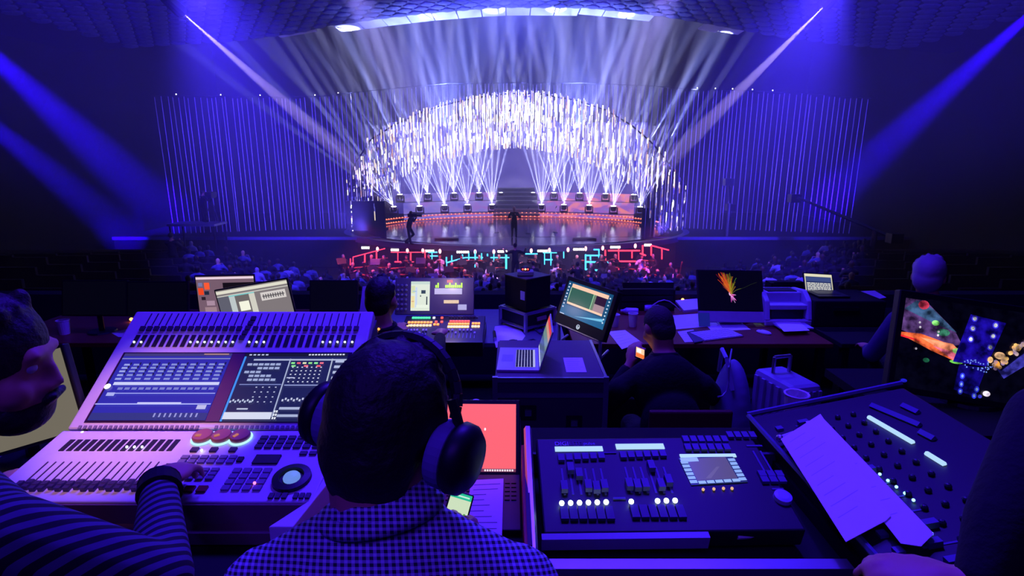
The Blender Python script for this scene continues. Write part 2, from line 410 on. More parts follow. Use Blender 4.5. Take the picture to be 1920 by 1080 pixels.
MB().prism(ell(9.75, 7.05, 0, 2 * pi, 64)[:-1], SZ - .03, SZ + .02).build('stage_floor', gloss_m, apron)
rim = MB()
q0 = ell(11.3, 7.3, pi, 2 * pi, 40); q1 = ell(10.9, 6.95, pi, 2 * pi, 40)
n = 41; rim.add([(x, y, z) for z in (SZ - .3, SZ - .0) for (x, y) in q0 + q1], [(i, i + 1, 2 * n + i + 1, 2 * n + i) for i in range(n - 1)] + [(2 * n + i, 2 * n + i + 1, 3 * n + i + 1, 3 * n + i) for i in range(n - 1)])
rim.build('stage_lip', mat('stage_lip', c(84, 80, 130), .3), apron)

# LED risers at the back of the oval: lit video faces with drifting clouds of colour
def video_mat(name, cols, scale, k, xr=None, stretch=(1, 1, 1), off=0):
    m = bpy.data.materials.new(name); m.use_nodes = True; nt = m.node_tree; b = nt.nodes['Principled BSDF']
    b.inputs['Base Color'].default_value = (.03, .03, .05, 1); b.inputs['Roughness'].default_value = .4
    tc = nt.nodes.new('ShaderNodeTexCoord'); mp = nt.nodes.new('ShaderNodeMapping'); mp.inputs['Scale'].default_value = stretch; mp.inputs['Location'].default_value = (off, off, 0)
    no = nt.nodes.new('ShaderNodeTexNoise'); no.inputs['Scale'].default_value = scale; no.inputs['Detail'].default_value = 5; no.inputs['Distortion'].default_value = .8
    nt.links.new(tc.outputs['Object'], mp.inputs[0]); nt.links.new(mp.outputs[0], no.inputs['Vector']); src = no.outputs['Fac']
    if xr:
        sp = nt.nodes.new('ShaderNodeSeparateXYZ'); nt.links.new(tc.outputs['Object'], sp.inputs[0])
        mr = nt.nodes.new('ShaderNodeMapRange'); mr.inputs[1].default_value = xr[0]; mr.inputs[2].default_value = xr[1]; mr.inputs[3].default_value = -.26; mr.inputs[4].default_value = .12; nt.links.new(sp.outputs[0], mr.inputs[0])
        ad = nt.nodes.new('ShaderNodeMath'); nt.links.new(src, ad.inputs[0]); nt.links.new(mr.outputs[0], ad.inputs[1]); src = ad.outputs[0]
    cr = nt.nodes.new('ShaderNodeValToRGB'); e = cr.color_ramp.elements
    while len(e) < len(cols): e.new(.5)
    for i, (p, col) in enumerate(cols): e[i].position = p; e[i].color = col
    nt.links.new(src, cr.inputs[0]); nt.links.new(cr.outputs[0], b.inputs['Emission Color']); b.inputs['Emission Strength'].default_value = k
    m.cycles.emission_sampling = 'NONE'; return m
clouds = video_mat('led_clouds', [(.12, c(96, 90, 200)), (.34, c(140, 120, 205)), (.5, c(150, 90, 190)), (.62, c(214, 120, 170)), (.74, c(255, 140, 110)), (.92, c(255, 190, 170))], .8, 1.35, (-7, 9), (1, 1, 2.2))
sky = video_mat('violet_sky', [(.3, c(52, 44, 150)), (.5, c(84, 74, 178)), (.7, c(120, 110, 200))], .3, 1.15)
riser_top = mat('riser_deck', c(90, 86, 120), .5)
def arc_face(rx, ry, x0, x1, z0, z1, n=32, inner=.1):
    P = []
    for i in range(n + 1):
        x = lerp(x0, x1, i / n); y = SC.y + ry * sqrt(max(0, 1 - ((x - SC.x) / rx) ** 2)); P.append((x, y))
    m = MB(); k = n + 1
    m.add([(x, y, z) for z in (z0, z1) for x, y in P] + [(x, y + inner, z) for z in (z0, z1) for x, y in P],
          [(i, i + 1, k + i + 1, k + i) for i in range(n)] + [(2 * k + i, 3 * k + i, 3 * k + i + 1, 2 * k + i + 1) for i in range(n)] + [(k + i, k + i + 1, 3 * k + i + 1, 3 * k + i) for i in range(n)])
    return m, P
riser = thing('led_riser', 'stepped video riser curving round the back of the oval stage, purple to pink clouds', 'riser', (SC.x, 44.4, SZ))
Z1 = W(900, 399, 44.6).z; Z2 = W(900, 376, 46.0).z; Z3 = W(900, 360, 46.9).z
m, P1 = arc_face(12.5, 7.4, -8.2, 9.2, SZ, Z1); m.build('video_face', clouds, riser)
m, P2 = arc_face(13, 8.6, -8.4, 9.4, Z1, Z2); m.build('video_face', clouds, riser)
m, P3 = arc_face(13.4, 9.4, -8.6, 9.6, Z2, Z3); m.build('video_face', clouds, riser)
for A, B, z in ((P1, P2, Z1), (P2, P3, Z2)):
    m = MB(); n = len(A); m.add([(x, y, z) for x, y in A + B], [(i, i + 1, n + i + 1, n + i) for i in range(n - 1)]); m.build('deck', riser_top, riser)
MB().b2((-10, 47.3, SZ), (11, 47.45, 4.2)).build('violet_backdrop', sky, riser)  # backdrop given a soft violet glow of its own
# white-edged steps up the middle
steps = thing('stage_steps', 'pale steps rising in the middle of the video riser', 'steps', (.3, 43.9, SZ))
tread = mat('step_tread', c(190, 190, 205), .4); rise_m = mat('step_face', c(100, 98, 130), .5)
xl, xr = W(925, 395, 44).x, W(1012, 395, 44).x
for k in range(7):
    y = 44.0 + k * .42; z = SZ + .02 + (Z3 - SZ) * k / 6.0
    MB().b2((xl + k * .05, y, SZ), (xr - k * .05, y + .5, z + .28)).build('step', rise_m, steps)
    MB().b2((xl + k * .05, y - .04, z + .28), (xr - k * .05, y + .44, z + .34)).build('tread', tread, steps)
# double line of orange lamps along the back rim of the oval floor
amber = glow('amber_lamp', (1, .24, .12), 3); amber2 = glow('amber_strip', (1, .10, .05), 1.0)
strip = thing('amber_light_strip', 'double row of orange lamps along the back edge of the oval stage floor', 'light strip', (SC.x, 44.2, SZ))
rows = [(9.55, 6.75, SZ + .10), (9.75, 7.1, SZ + .34)]
for rx, ry, z in rows:
    m = MB(); P = ell(rx, ry, pi - .14, .14, 60); m.path([(x, y, z) for x, y in P], .035, 5); m.build('strip_rail', amber2, strip)
lm = MB().ball((0, 0, 0), .05, 6, 4).mesh('lamp', amber)
for rx, ry, z in rows:
    for i in range(84):
        a = pi - .14 - (pi - .28) * i / 83; inst('lamp', lm, strip, T(SC.x + rx * cos(a), SC.y + ry * sin(a) - .03, z + .03))
for s, (x0, x1) in (('left', (650, 722)), ('right', (1204, 1228))):
    a = W(x0, 420, 36.5 if s == 'left' else 38); b = W(x1, 420, 36.5 if s == 'left' else 38)
    t = thing('black_flat', 'black masking flat standing at the %s end of the oval stage' % s, 'flat', (a.x, a.y, SZ))
    MB().b2((a.x, a.y, SZ), (b.x, a.y + .3, SZ + (1.9 if s == 'left' else 1.3))).build('panel', black_matt, t); MB().b2((a.x, a.y + .3, SZ), (b.x, a.y + .9, SZ + .1)).build('foot', black_matt, t)

# ------------------------------------------------------------------ moving heads with their fans of beams
UP = [(758, 380), (805, 378), (852, 376), (898, 374), (939, 373), (1000, 372), (1039, 372), (1086, 373), (1132, 375), (1179, 376)]
LO = [(745, 400), (790, 397), (834, 395), (876, 393), (922, 390), (1016, 389), (1058, 390), (1104, 392), (1147, 393), (1192, 395)]
lens_m = glow('beam_lens', (.95, .95, 1), 30)
def make_head():
    t = thing('moving_head_light', '', 'stage light')
    MB().box((0, 0, .07), (.62, .5, .14)).build('base', black_plastic, t, bevel=.02)
    for s in (-1, 1): MB().box((s * .29, 0, .32), (.07, .22, .42)).build('yoke_arm', black_plastic, t, bevel=.02)
    m = MB(); m.lathe([(.12, .22), (.2, .28), (.23, .45), (.23, .62)], n=14); hd = m.build('head', dark_metal, t)
    MB().lathe([(.2, .625), (.17, .645)], n=14).build('lens', lens_m, hd); return t
proto = make_head(); first = True
ordn = ['first', 'second', 'third', 'fourth', 'fifth', 'sixth', 'seventh', 'eighth', 'ninth', 'tenth']
random.seed(3)
for nm, L, Y, z in (('upper', UP, 45.6, Z2), ('lower', LO, 44.25, Z1)):
    for i, (x, y) in enumerate(L):
        p = W(x, y + 4, Y)
        Pp = P2 if nm == 'upper' else P1
        p.y = interp(Pp, p.x) + .45; p.z = z
        t = proto if first else copy_tree(proto); first = False
        t.matrix_basis = T(*p); t['label'] = 'beam light on the %s step of the video riser, %s from the left' % (nm, ordn[i]); t['group'] = 'beam lights on the video riser'
        s = p + V((0, -.05, .66)); u = (x - 960) / 220
        tilt = radians(-2 + 9 * u if u < 0 else 4 * u) - (.28 if (nm, i) == ('lower', 0) else .12 if (nm, i) == ('upper', 0) else 0)
        for k in range(7):
            a = tilt + (k - 3) / 3 * radians(21) + random.uniform(-.05, .05)
            d = V((sin(a), random.uniform(-.30, -.02), cos(a)))
            spot('beam', s, s + d, 1.5, 560000 * random.uniform(.6, 1.25), (.46, .48, 1), .5)
        spot('beam', s, s + V((sin(tilt), -.15, cos(tilt))), 20, 9000, (.5, .46, 1), .9)
# soft beams rising behind the arch to the ceiling
for i in range(22):
    x = 715 + i * 25.5 + random.uniform(-6, 6); p = W(x, 262 - 30 * (1 - abs(x - 985) / 270), 40.5)
    tgt = W(960 + (x - 972) * random.uniform(1.25, 1.9), -40 if i % 3 else 8, 40.5 - random.uniform(1, 5) if i % 3 else 33.2)
    spot('sky_beam', p, tgt, random.uniform(2.0, 4.6), 330000 * random.uniform(.25, 1.2), (.30, .36, 1), 1)
for sx, px in ((-1, 700), (1, 1235)):      # side fans from the feet of the arch
    for k in range(5):
        p = W(px, 330, 38.5); a = radians(46 + 11 * k); d = V((sx * cos(a), -.15, sin(a)))
        spot('side_beam', p, p + d, 2.2, 90000 * (.5, .6, .8, 1, 1)[k], (.30, .34, 1), 1)
# two white follow spots high in the hall and the two broad blue beams
for (x, y), tgt, half in (((343, 25), W(690, 330, 37.5), 2.3), ((1547, 10), W(1225, 330, 37.5), 2.3)):
    p = W(x, y, 20)
    spot('follow_beam', p, tgt, half, 420000, (.62, .46, 1), .35)
    t = thing('follow_spot', 'small bright follow spot under the ceiling at the upper %s' % ('left' if x < 960 else 'right'), 'spotlight', p)
    d = (tgt - p).normalized(); MB().tube(p - d * .9, p - d * .12, .17, .22, 12).build('barrel', black_plastic, t); MB().tube(p - d * .12, p - d * .06, .13, .13, 12).build('lens', glow('follow_lens', (1, .9, .95), 40), t)
    MB().tube(p - d * .5, V((p.x, (p - d * .5).y, cz(p.x))), .03, .03, 6).build('hanger', black_plastic, t)
spot('broad_beam', W(-150, -20, 17), W(235, 330, 30), 5.5, 480000, (.02, .0, 1), 1)
spot('broad_beam', W(-170, 110, 17), W(190, 400, 30), 4.5, 300000, (.02, .0, 1), 1)
spot('broad_beam', W(2010, -45, 17), W(1610, 320, 31), 4.6, 560000, (.02, .0, 1), 1)
spot('broad_beam', W(1290, -30, 30), W(1180, 330, 36), 7, 500000, (.04, .03, 1), .9)
spot('broad_beam', W(300, -60, 30), W(560, 330, 36), 7, 800000, (.03, .01, 1), .9)
# ------------------------------------------------------------------ hanging strings
strand_m = mat('pale_string', c(200, 190, 220), .5, .3, var=.1)
TOP = [(250, 190), (320, 186), (480, 183), (590, 180), (640, 172), (700, 165), (760, 158), (830, 151), (960, 149), (1100, 150), (1230, 157), (1300, 165), (1400, 170), (1500, 178), (1600, 190), (1680, 198)]
TOPW = [(W(x, y, 36).x, W(x, y, 36).z) for x, y in TOP]
sY = lambda x: 38.6 - (x / 21) ** 2 * 3.6
curt = {}
for nm in ('left', 'middle', 'right'):
    xx = {'left': -15, 'middle': 0, 'right': 15}[nm]
    curt[nm] = thing('string_curtain', {'left': 'curtain of thin hanging strings on the dark left side of the stage', 'middle': 'pale hanging strings above and behind the glittering arch', 'right': 'curtain of thin hanging strings on the dark right side of the stage'}[nm], 'curtain', (xx, sY(xx), SZ))
    m = MB(); a, b = {'left': (-21.3, -8.6), 'middle': (-8.6, 8.9), 'right': (8.9, 21.3)}[nm]
    N = 24; m.path([(lerp(a, b, i / N), sY(lerp(a, b, i / N)), interp(TOPW, lerp(a, b, i / N)) + .12) for i in range(N + 1)], .018, 5); m.build('rail', black_plastic, curt[nm])
random.seed(11); x = -21.2
while x < 21.2:
    nm = 'left' if x < -8.6 else 'middle' if x < 8.9 else 'right'
    Y = sY(x) + random.uniform(-.12, .12); zt = interp(TOPW, x) + random.uniform(-.05, .1); zb = SZ + .01 if nm != 'middle' else 2.4 - (x / 9) ** 2 * 3
    MB().tube((x, Y, zt), (x + random.uniform(-.05, .05), Y, zb), .019, .019, 5).build('strand', strand_m, curt[nm]); x += random.choice((.24, .28, .28, .33))
sky_pin = glow('tiny_pin_lamp', (.9, .9, 1), 6)
for k, px in enumerate((343, 414, 480, 577, 620, 1322, 1355, 1386, 1421, 1456)):
    p = W(px, 181 if px < 960 else 160 + (px - 1322) * .03, 36); p.y = sY(p.x); p.z = interp(TOPW, p.x) + .2
    o = MB().ball(p, .035, 8, 5).build('pin_lamp', sky_pin, None, loc=p); tag(o, 'tiny white pin lamp above the hanging strings, %s from the left' % ('first', 'second', 'third', 'fourth', 'fifth', 'sixth', 'seventh', 'eighth', 'ninth', 'tenth')[k], 'lamp', 'pin lamps on the string rail')

# ------------------------------------------------------------------ the glittering arch
OUT = [(648, 345), (662, 305), (690, 262), (730, 236), (787, 209), (850, 190), (900, 180), (960, 173), (1020, 175), (1080, 186), (1140, 205), (1190, 235), (1230, 270), (1262, 310), (1290, 345)]
INN = [(648, 442), (680, 440), (718, 395), (735, 352), (761, 326), (800, 308), (862, 289), (910, 279), (960, 274), (1010, 278), (1060, 288), (1102, 301), (1150, 322), (1185, 348), (1210, 392), (1240, 438), (1290, 442)]
OW = [(W(x, y, 37).x, W(x, y, 37).z) for x, y in OUT]; IW = [(W(x, y, 37).x, W(x, y, 37).z) for x, y in INN]
arch = thing('glitter_arch', 'broad white arch of glittering hanging reflective strips with added glow, framing the stage', 'arch', (.3, 37, SZ))
cols = [glow('strip_white', (1, .97, 1), 2.6), glow('strip_warm', (1, .80, .55), 1.3), glow('strip_lilac', (.62, .52, 1), .9), glow('strip_blue', (.22, .20, 1), .6), glow('strip_amber', (1, .5, .28), .7), mat('strip_clear', c(180, 170, 210), .25, .4)]  # reflective strips given their own glow in place of light from the beams
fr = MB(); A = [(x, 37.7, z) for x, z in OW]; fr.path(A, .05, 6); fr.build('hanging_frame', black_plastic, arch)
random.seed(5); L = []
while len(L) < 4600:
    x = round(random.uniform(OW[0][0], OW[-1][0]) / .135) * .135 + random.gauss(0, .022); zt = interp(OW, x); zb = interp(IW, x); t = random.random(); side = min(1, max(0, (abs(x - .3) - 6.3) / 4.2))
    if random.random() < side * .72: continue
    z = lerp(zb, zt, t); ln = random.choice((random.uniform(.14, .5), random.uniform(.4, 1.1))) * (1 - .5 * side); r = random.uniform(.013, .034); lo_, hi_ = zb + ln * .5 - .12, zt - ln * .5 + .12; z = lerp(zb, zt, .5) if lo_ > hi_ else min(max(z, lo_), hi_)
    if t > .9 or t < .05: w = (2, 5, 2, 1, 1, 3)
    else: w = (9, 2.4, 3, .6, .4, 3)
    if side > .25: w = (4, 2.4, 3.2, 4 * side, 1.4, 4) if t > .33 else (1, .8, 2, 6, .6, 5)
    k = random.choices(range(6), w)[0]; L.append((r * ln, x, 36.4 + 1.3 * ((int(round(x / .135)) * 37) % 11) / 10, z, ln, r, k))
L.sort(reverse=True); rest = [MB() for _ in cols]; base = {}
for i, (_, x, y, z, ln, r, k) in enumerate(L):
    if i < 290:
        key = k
        if key not in base: base[key] = MB().box((0, 0, 0), (1, .4, 1)).mesh('glow_strip', cols[k])
        M = T(x, y, z) @ Matrix.Diagonal((2 * r, 2 * r, ln, 1)); o = inst('glow_strip', base[key], arch, M)
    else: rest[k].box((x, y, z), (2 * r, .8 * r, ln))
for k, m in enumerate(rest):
    if m.v: m.build('small_glow_strips', cols[k], arch)['kind'] = 'stuff'

# ------------------------------------------------------------------ performers on stage
def tiny_person(name, label, J, top, legs, hair, group=None, vox=.028, face=skin, cat='person'):
    """J: head, yaw, neck, pelvis, shoulders, elbows, wrists, knees, ankles"""
    base = V(((J['la'][0].x + J['la'][1].x) / 2, (J['la'][0].y + J['la'][1].y) / 2, min(J['la'][0].z, J['la'][1].z) - .04))
    t = thing(name, label, cat, base, group=group); R = Matrix.Rotation(J.get('yaw', 0), 3, 'Z'); h = J['head']
    P = [('e', h, (.08, .1, .12), R), ('c', J['neck'], .055, h - V((0, 0, .06)), .05), ('c', J['neck'], .09, J['pelvis'], .14)]
    for i in (0, 1):
        P += [('c', J['sh'][i], .06, J['el'][i], .045), ('c', J['el'][i], .042, J['wr'][i], .03), ('e', J['wr'][i], (.045, .045, .05)),
              ('c', J['hip'][i], .085, J['kn'][i], .06), ('c', J['kn'][i], .055, J['la'][i], .04), ('e', J['la'][i] + R @ V((0, .07, -.01)), (.045, .12, .04), R)]
    blob('body', P, face, t, vox, 2)
    P = [('c', J['neck'] - V((0, 0, .03)), .10, J['pelvis'], .155), ('c', J['sh'][0], .085, J['sh'][1], .085)]
    for i in (0, 1): P += [('c', J['sh'][i], .085, J['el'][i], .06), ('c', J['el'][i], .06, lerp(J['el'][i], J['wr'][i], .85), .045)]
    P += [('c', lerp(J['neck'], J['pelvis'], .35), .15, J['pelvis'], .155)]
    blob('jacket', P, top, t, vox, 2)
    P = [('e', J['pelvis'], (.165, .13, .12), R)]
    for i in (0, 1): P += [('c', J['hip'][i], .10, J['kn'][i], .075), ('c', J['kn'][i], .075, J['la'][i] + V((0, 0, .05)), .06), ('e', J['la'][i] + R @ V((0, .07, -.01)), (.055, .13, .05), R)]
    blob('trousers', P, legs, t, vox, 2)
    blob('hair', [('e', h + R @ V((0, -.025, .035)), (.092, .105, .11), R)], hair, t, .024, 1); return t
def stand_J(p, yaw, H=1.78, arms='down', lean=0):
    R = Matrix.Rotation(yaw, 3, 'Z'); q = lambda x, y, z: V(p) + R @ V((x, y, z * H / 1.78))
    J = dict(yaw=yaw, head=q(0, .03 + lean * 1.2, 1.66), neck=q(0, lean, 1.45), pelvis=q(0, 0, .95), sh=[q(-.19, lean, 1.40), q(.19, lean, 1.40)],
             hip=[q(-.09, 0, .92), q(.09, 0, .92)], kn=[q(-.11, .03, .5), q(.11, .03, .5)], la=[q(-.12, 0, .08), q(.12, 0, .08)])
    if arms == 'down': J['el'] = [q(-.27, 0, 1.12), q(.27, 0, 1.12)]; J['wr'] = [q(-.28, .08, .86), q(.28, .08, .86)]
    elif arms == 'mic': J['el'] = [q(-.36, .10, 1.17), q(.34, .08, 1.16)]; J['wr'] = [q(-.06, .26, 1.38), q(.14, .28, 1.22)]
    elif arms == 'camera': J['el'] = [q(-.24, .22, 1.22), q(.26, .2, 1.22)]; J['wr'] = [q(-.12, .42, 1.46), q(.16, .36, 1.48)]
    elif arms == 'conduct': J['el'] = [q(-.42, .12, 1.28), q(.42, .12, 1.3)]; J['wr'] = [q(-.56, .3, 1.46), q(.52, .34, 1.52)]
    return J
blond = mat('blond_hair', c(215, 180, 130), .6)
pp = G(964, 446, SZ)
singer_suit = mat('charcoal_suit', c(38, 40, 46), .8)
tiny_person('person', 'blond singer in a dark suit standing at the centre of the oval stage', stand_J(pp, pi, 1.86, 'mic'), singer_suit, singer_suit, blond)
o = MB().tube(pp + V((.06, -.26, 1.36)), pp + V((.05, -.20, 1.56)), .022, .035, 8).build('microphone', black_plastic, None, loc=pp + V((.06, -.26, 1.36))); tag(o, 'hand microphone held up by the singer at centre stage', 'microphone')
for px, py, l in ((931, 444, 'thin microphone stand left of the singer'), (1041, 444, 'thin microphone stand right of the singer'), (990, 446, 'thin microphone stand close beside the singer')):
    p = G(px, py - 8, SZ + .02); t = thing('microphone_stand', l, 'stand', p, group='microphone stands on the oval stage')
    MB(T(*p)).lathe([(.16, 0), (.15, .03), (.03, .05)], n=12).build('base', dark_metal, t); MB().tube(p, p + V((0, 0, 1.55)), .014, .012, 6).build('pole', steel, t); MB().tube(p + V((0, 0, 1.55)), p + V((.05, -.12, 1.66)), .02, .03, 8).build('microphone', black_plastic, t)
cp = G(768, 459, SZ)
J = stand_J(cp, -pi / 2 - .1, 1.84, 'camera', .12); J['kn'][0] += V((.18, 0, .05)); J['la'][0] += V((-.25, 0, .03)); J['la'][1] += V((.1, 0, 0))
tiny_person('person', 'black-clad camera operator crossing the left of the oval stage', J, black_matt, black_matt, dark_hair)
q = cp + V((.22, -.02, 1.62)); t = thing('shoulder_camera', 'broadcast camera on the shoulder of the operator at stage left', 'camera', q)
MB().box(q, (.5, .17, .2)).build('body', black_plastic, t, bevel=.02); MB().tube(q + V((.25, 0, 0)), q + V((.52, 0, -.01)), .07, .085, 12).build('lens', black_plastic, t); MB().box(q + V((.1, .02, .14)), (.16, .05, .06)).build('viewfinder', black_plastic, t); MB().tube(q + V((-.1, 0, .1)), q + V((.14, 0, .17)), .02).build('handle', black_plastic, t)
for px, l in ((838, 'left'), (1095, 'right')):
    p = G(px, 449, SZ + .02); t = thing('floor_monitor', 'low black floor monitor on the oval stage, %s of the singer' % l, 'speaker', p)
    MB(T(*p)).prism([(-.7, -.2), (.7, -.2), (.55, .25), (-.55, .25)], 0, .09).build('cabinet', black_plastic, t); MB(T(*p)).b2((-.55, -.21, .015), (.55, -.2, .075)).build('grille', dark_metal, t)

# ------------------------------------------------------------------ neon frames along the pit wall
red_n = glow('red_neon', (1, .03, .06), 3.6, True); cyan_n = glow('cyan_neon', (.05, .55, 1), 3.2, True)
NY = 29.35
def neon(label, mt, segs, Y=NY, r=.03):
    ps = [W(*q, Y) for s in segs for q in s]; base = (sum(p.x for p in ps) / len(ps), Y, -5.15)
    t = thing('neon_frame', label, 'neon light', base)
    for s in segs:
        for a, b in zip(s, s[1:]): MB().tube(W(*a, Y), W(*b, Y), r * random.uniform(.8, 1.3), None, 6).build('neon_tube', mt, t)
neon('red neon frame stepping up at the left end of the orchestra pit', red_n, [[(662, 498), (662, 482), (722, 466)], [(684, 477), (684, 492)], [(706, 471), (706, 486)], [(657, 485), (657, 497)]])
neon('red neon frame with short hanging bars, second from the left of the pit', red_n, [[(733, 473), (797, 473)], [(746, 473), (746, 491)], [(770, 473), (770, 491)], [(797, 469), (797, 489)], [(740, 491), (752, 491)], [(765, 491), (776, 491)]])
neon('cyan neon lattice in the left half of the orchestra pit', cyan_n, [[(803, 473), (820, 473)], [(803, 480), (821, 480)], [(800, 493), (818, 493)], [(810, 469), (810, 504)], [(826, 496), (850, 489), (872, 483), (955, 483)], [(827, 486), (827, 497)], [(837, 482), (837, 501)], [(847, 479), (847, 488)], [(867, 477), (867, 483)], [(879, 474), (879, 487)], [(903, 475), (903, 493)], [(914, 476), (914, 484)], [(926, 474), (926, 490)]])
neon('two tall cyan neon posts in the middle of the orchestra pit', cyan_n, [[(891, 470), (891, 506)], [(949, 474), (949, 504)]], r=.045)
neon('cyan neon lattice just right of the conductor', cyan_n, [[(1021, 475), (1021, 496)], [(1033, 472), (1033, 498)], [(1018, 474), (1044, 474)], [(1020, 487), (1036, 487)], [(1057, 472), (1057, 484)], [(985, 476), (1008, 476)]])
neon('tall cyan neon ladder near the right of the orchestra pit', cyan_n, [[(1123, 467), (1123, 513)], [(1107, 480), (1107, 503)], [(1098, 477), (1098, 506)], [(1098, 479), (1128, 479)], [(1098, 491), (1142, 492)], [(1098, 505), (1123, 507)], [(1113, 468), (1123, 468)]], r=.036)
neon('large red neon grid at the right of the orchestra pit', red_n, [[(1135, 469), (1135, 492)], [(1140, 470), (1200, 470)], [(1160, 467), (1160, 506)], [(1185, 469), (1185, 484)], [(1150, 490), (1200, 490)], [(1205, 460), (1205, 503)], [(1200, 475), (1211, 479)], [(1203, 499), (1217, 502)]], r=.036)
neon('red neon frame sloping down at the right end of the pit', red_n, [[(1220, 460), (1254, 469)], [(1221, 461), (1221, 479)], [(1241, 466), (1241, 486)]])
ORDF = ['first', 'second', 'third', 'fourth', 'fifth', 'sixth', 'seventh', 'eighth', 'ninth', 'tenth', 'eleventh', 'twelfth']
fl_m = glow('footlight_lens', (1, .80, .85), 7)
pink_m = glow('footlight_pink', (1, .42, .45), 4)
for bi, (px, py, w_) in enumerate(((686, 464, 14), (741, 468, 14), (806, 470, 16), (868, 472, 22), (942, 471, 17), (1017, 470, 18), (1085, 467, 20), (1153, 463, 18), (1214, 459, 13))):
    p = W(px, py, 29.7); t = thing('footlight_bar', 'short white bar of footlights on the stage lip, %s from the left' % ORDF[bi], 'stage light', p, group='footlight bars on the stage lip'); w = w_ / 36
    MB().box(p, (w + .1, .16, .2)).build('housing', black_plastic, t)
    for k in range(6): MB().ball(p + V(((k - 2.5) * w / 5.4, -.1, .0)), (w / 12, .03, .07), 8, 5).build('lamp', fl_m, t)
for bi, (px, py) in enumerate(((708, 467), (764, 470), (793, 470), (825, 471), (891, 472), (926, 472), (996, 470), (1030, 469), (1065, 468), (1098, 466), (1130, 465), (1191, 461))):
    p = W(px, py, 29.7); t = thing('footlight', 'small round pink-white footlight on the stage lip, %s from the left' % ORDF[bi], 'stage light', p, group='round footlights on the stage lip')
    MB().tube(p + V((0, .08, 0)), p, .09, .11, 10).build('housing', black_plastic, t); MB().ball(p + V((0, -.03, .0)), (.075, .05, .13), 10, 6).build('lamp', pink_m, t)
for x, col in ((-7, (1, .10, .18)), (-3.6, (1, .14, .2)), (7, (1, .10, .18)), (-.6, (.75, .4, 1)), (3.2, (.7, .35, 1))): spot('pit_fill', (x, 26.6, -1.4), (x, 28.2, -5), 50, 900, col, .9, .1)  # unseen spots added above the pit, standing in for the neon's light

# ------------------------------------------------------------------ orchestra and audience, each a person
def seated(arms, vox=.04, hh=0):
    q = lambda x, y, z: V((x, y, z))
    P = [('e', q(0, .02, 1.2 + hh), (.085, .1, .12)), ('c', q(0, 0, 1.08), .06, q(0, .01, 1.14 + hh), .055), ('c', q(0, 0, .98), .11, q(0, -.02, .56), .16), ('c', q(-.15, 0, .97), .085, q(.15, 0, .97), .085)]
    A = {'lap': [(-.26, .03, .74), (-.14, .26, .66), (.26, .03, .74), (.14, .26, .66)], 'violin': [(-.30, .14, .86), (-.10, .36, 1.02), (.34, .10, .80), (.16, .36, .95)], 'phone': [(-.28, .1, .78), (-.08, .33, 1.0), (.28, .1, .78), (.1, .33, .98)], 'clap': [(-.3, .1, .8), (-.05, .3, 1.05), (.3, .1, .8), (.05, .3, 1.05)]}[arms]
    for s, e, w in ((-1, A[0], A[1]), (1, A[2], A[3])): P += [('c', q(s * .2, 0, .95), .07, q(*e), .055), ('c', q(*e), .052, q(*w), .04), ('e', q(*w), (.05, .06, .045)), ('c', q(s * .1, 0, .5), .1, q(s * .13, .42, .5), .075), ('c', q(s * .13, .42, .5), .07, q(s * .13, .42, .06), .05), ('e', q(s * .13, .5, .045), (.05, .13, .045))]
    return P
def crowd_mesh(arms, top, hair, face=skin, vox=.042, hh=0):
    me = blob('person', seated(arms, hh=hh), top, None, vox, 2, mesh_only=True); me.materials.append(hair); me.materials.append(face)
    for p in me.polygons:
        z = p.center.z; y = p.center.y
        if z > 1.09 + hh: p.material_index = 1 if (y < .05 or z > 1.25 + hh) else 2
        elif y > .27 and z > .6: p.material_index = 2
        p.use_smooth = True
    return me
grey_hair = mat('grey_hair', c(150, 145, 150), .6); tux = mat('concert_black', c(24, 24, 30), .8); shirt_w = mat('white_shirt', c(220, 220, 225), .8); brown_hair = mat('brown_hair', c(80, 56, 40), .6)
blue_cl = mat('blue_grey_cloth', c(92, 96, 130), .85); light_cl = mat('light_grey_cloth', c(150, 150, 170), .85)
orch = [crowd_mesh('violin', tux, dark_hair), crowd_mesh('violin', tux, blond), crowd_mesh('violin', shirt_w, brown_hair), crowd_mesh('lap', tux, grey_hair)]
vio_m = mat('violin_varnish', c(150, 60, 28), .3)
def violin_mesh(k):
    m = MB(); m.ball((0, 0, 0), (.10 * k, .13 * k, .035 * k), 10, 6); m.ball((0, .16 * k, 0), (.08 * k, .10 * k, .033 * k), 10, 6); m.box((0, .36 * k, .015 * k), (.025 * k, .3 * k, .02 * k)); m.ball((0, .53 * k, .015 * k), (.018 * k, .035 * k, .03 * k), 8, 5); return m.mesh('violin', vio_m)
vio = violin_mesh(1.15); cel = violin_mesh(2.2); stand_me = MB(); stand_me.tube((0, 0, 0), (0, 0, 1.0), .014, .014, 5).tube((0, 0, 0), (.2, .1, -.0), .01).box((0, 0, 1.08), (.48, .03, .32), Matrix.Rotation(-.5, 3, 'X')); stand_me = stand_me.mesh('music_stand', black_plastic)
ORDN = ['first', 'second', 'third', 'fourth', 'fifth', 'sixth', 'seventh', 'eighth', 'ninth', 'tenth', 'eleventh', 'twelfth', 'thirteenth', 'fourteenth', 'fifteenth', 'sixteenth', 'seventeenth', 'eighteenth', 'nineteenth', 'twentieth']
random.seed(21); PZ = -5.15; n = 0
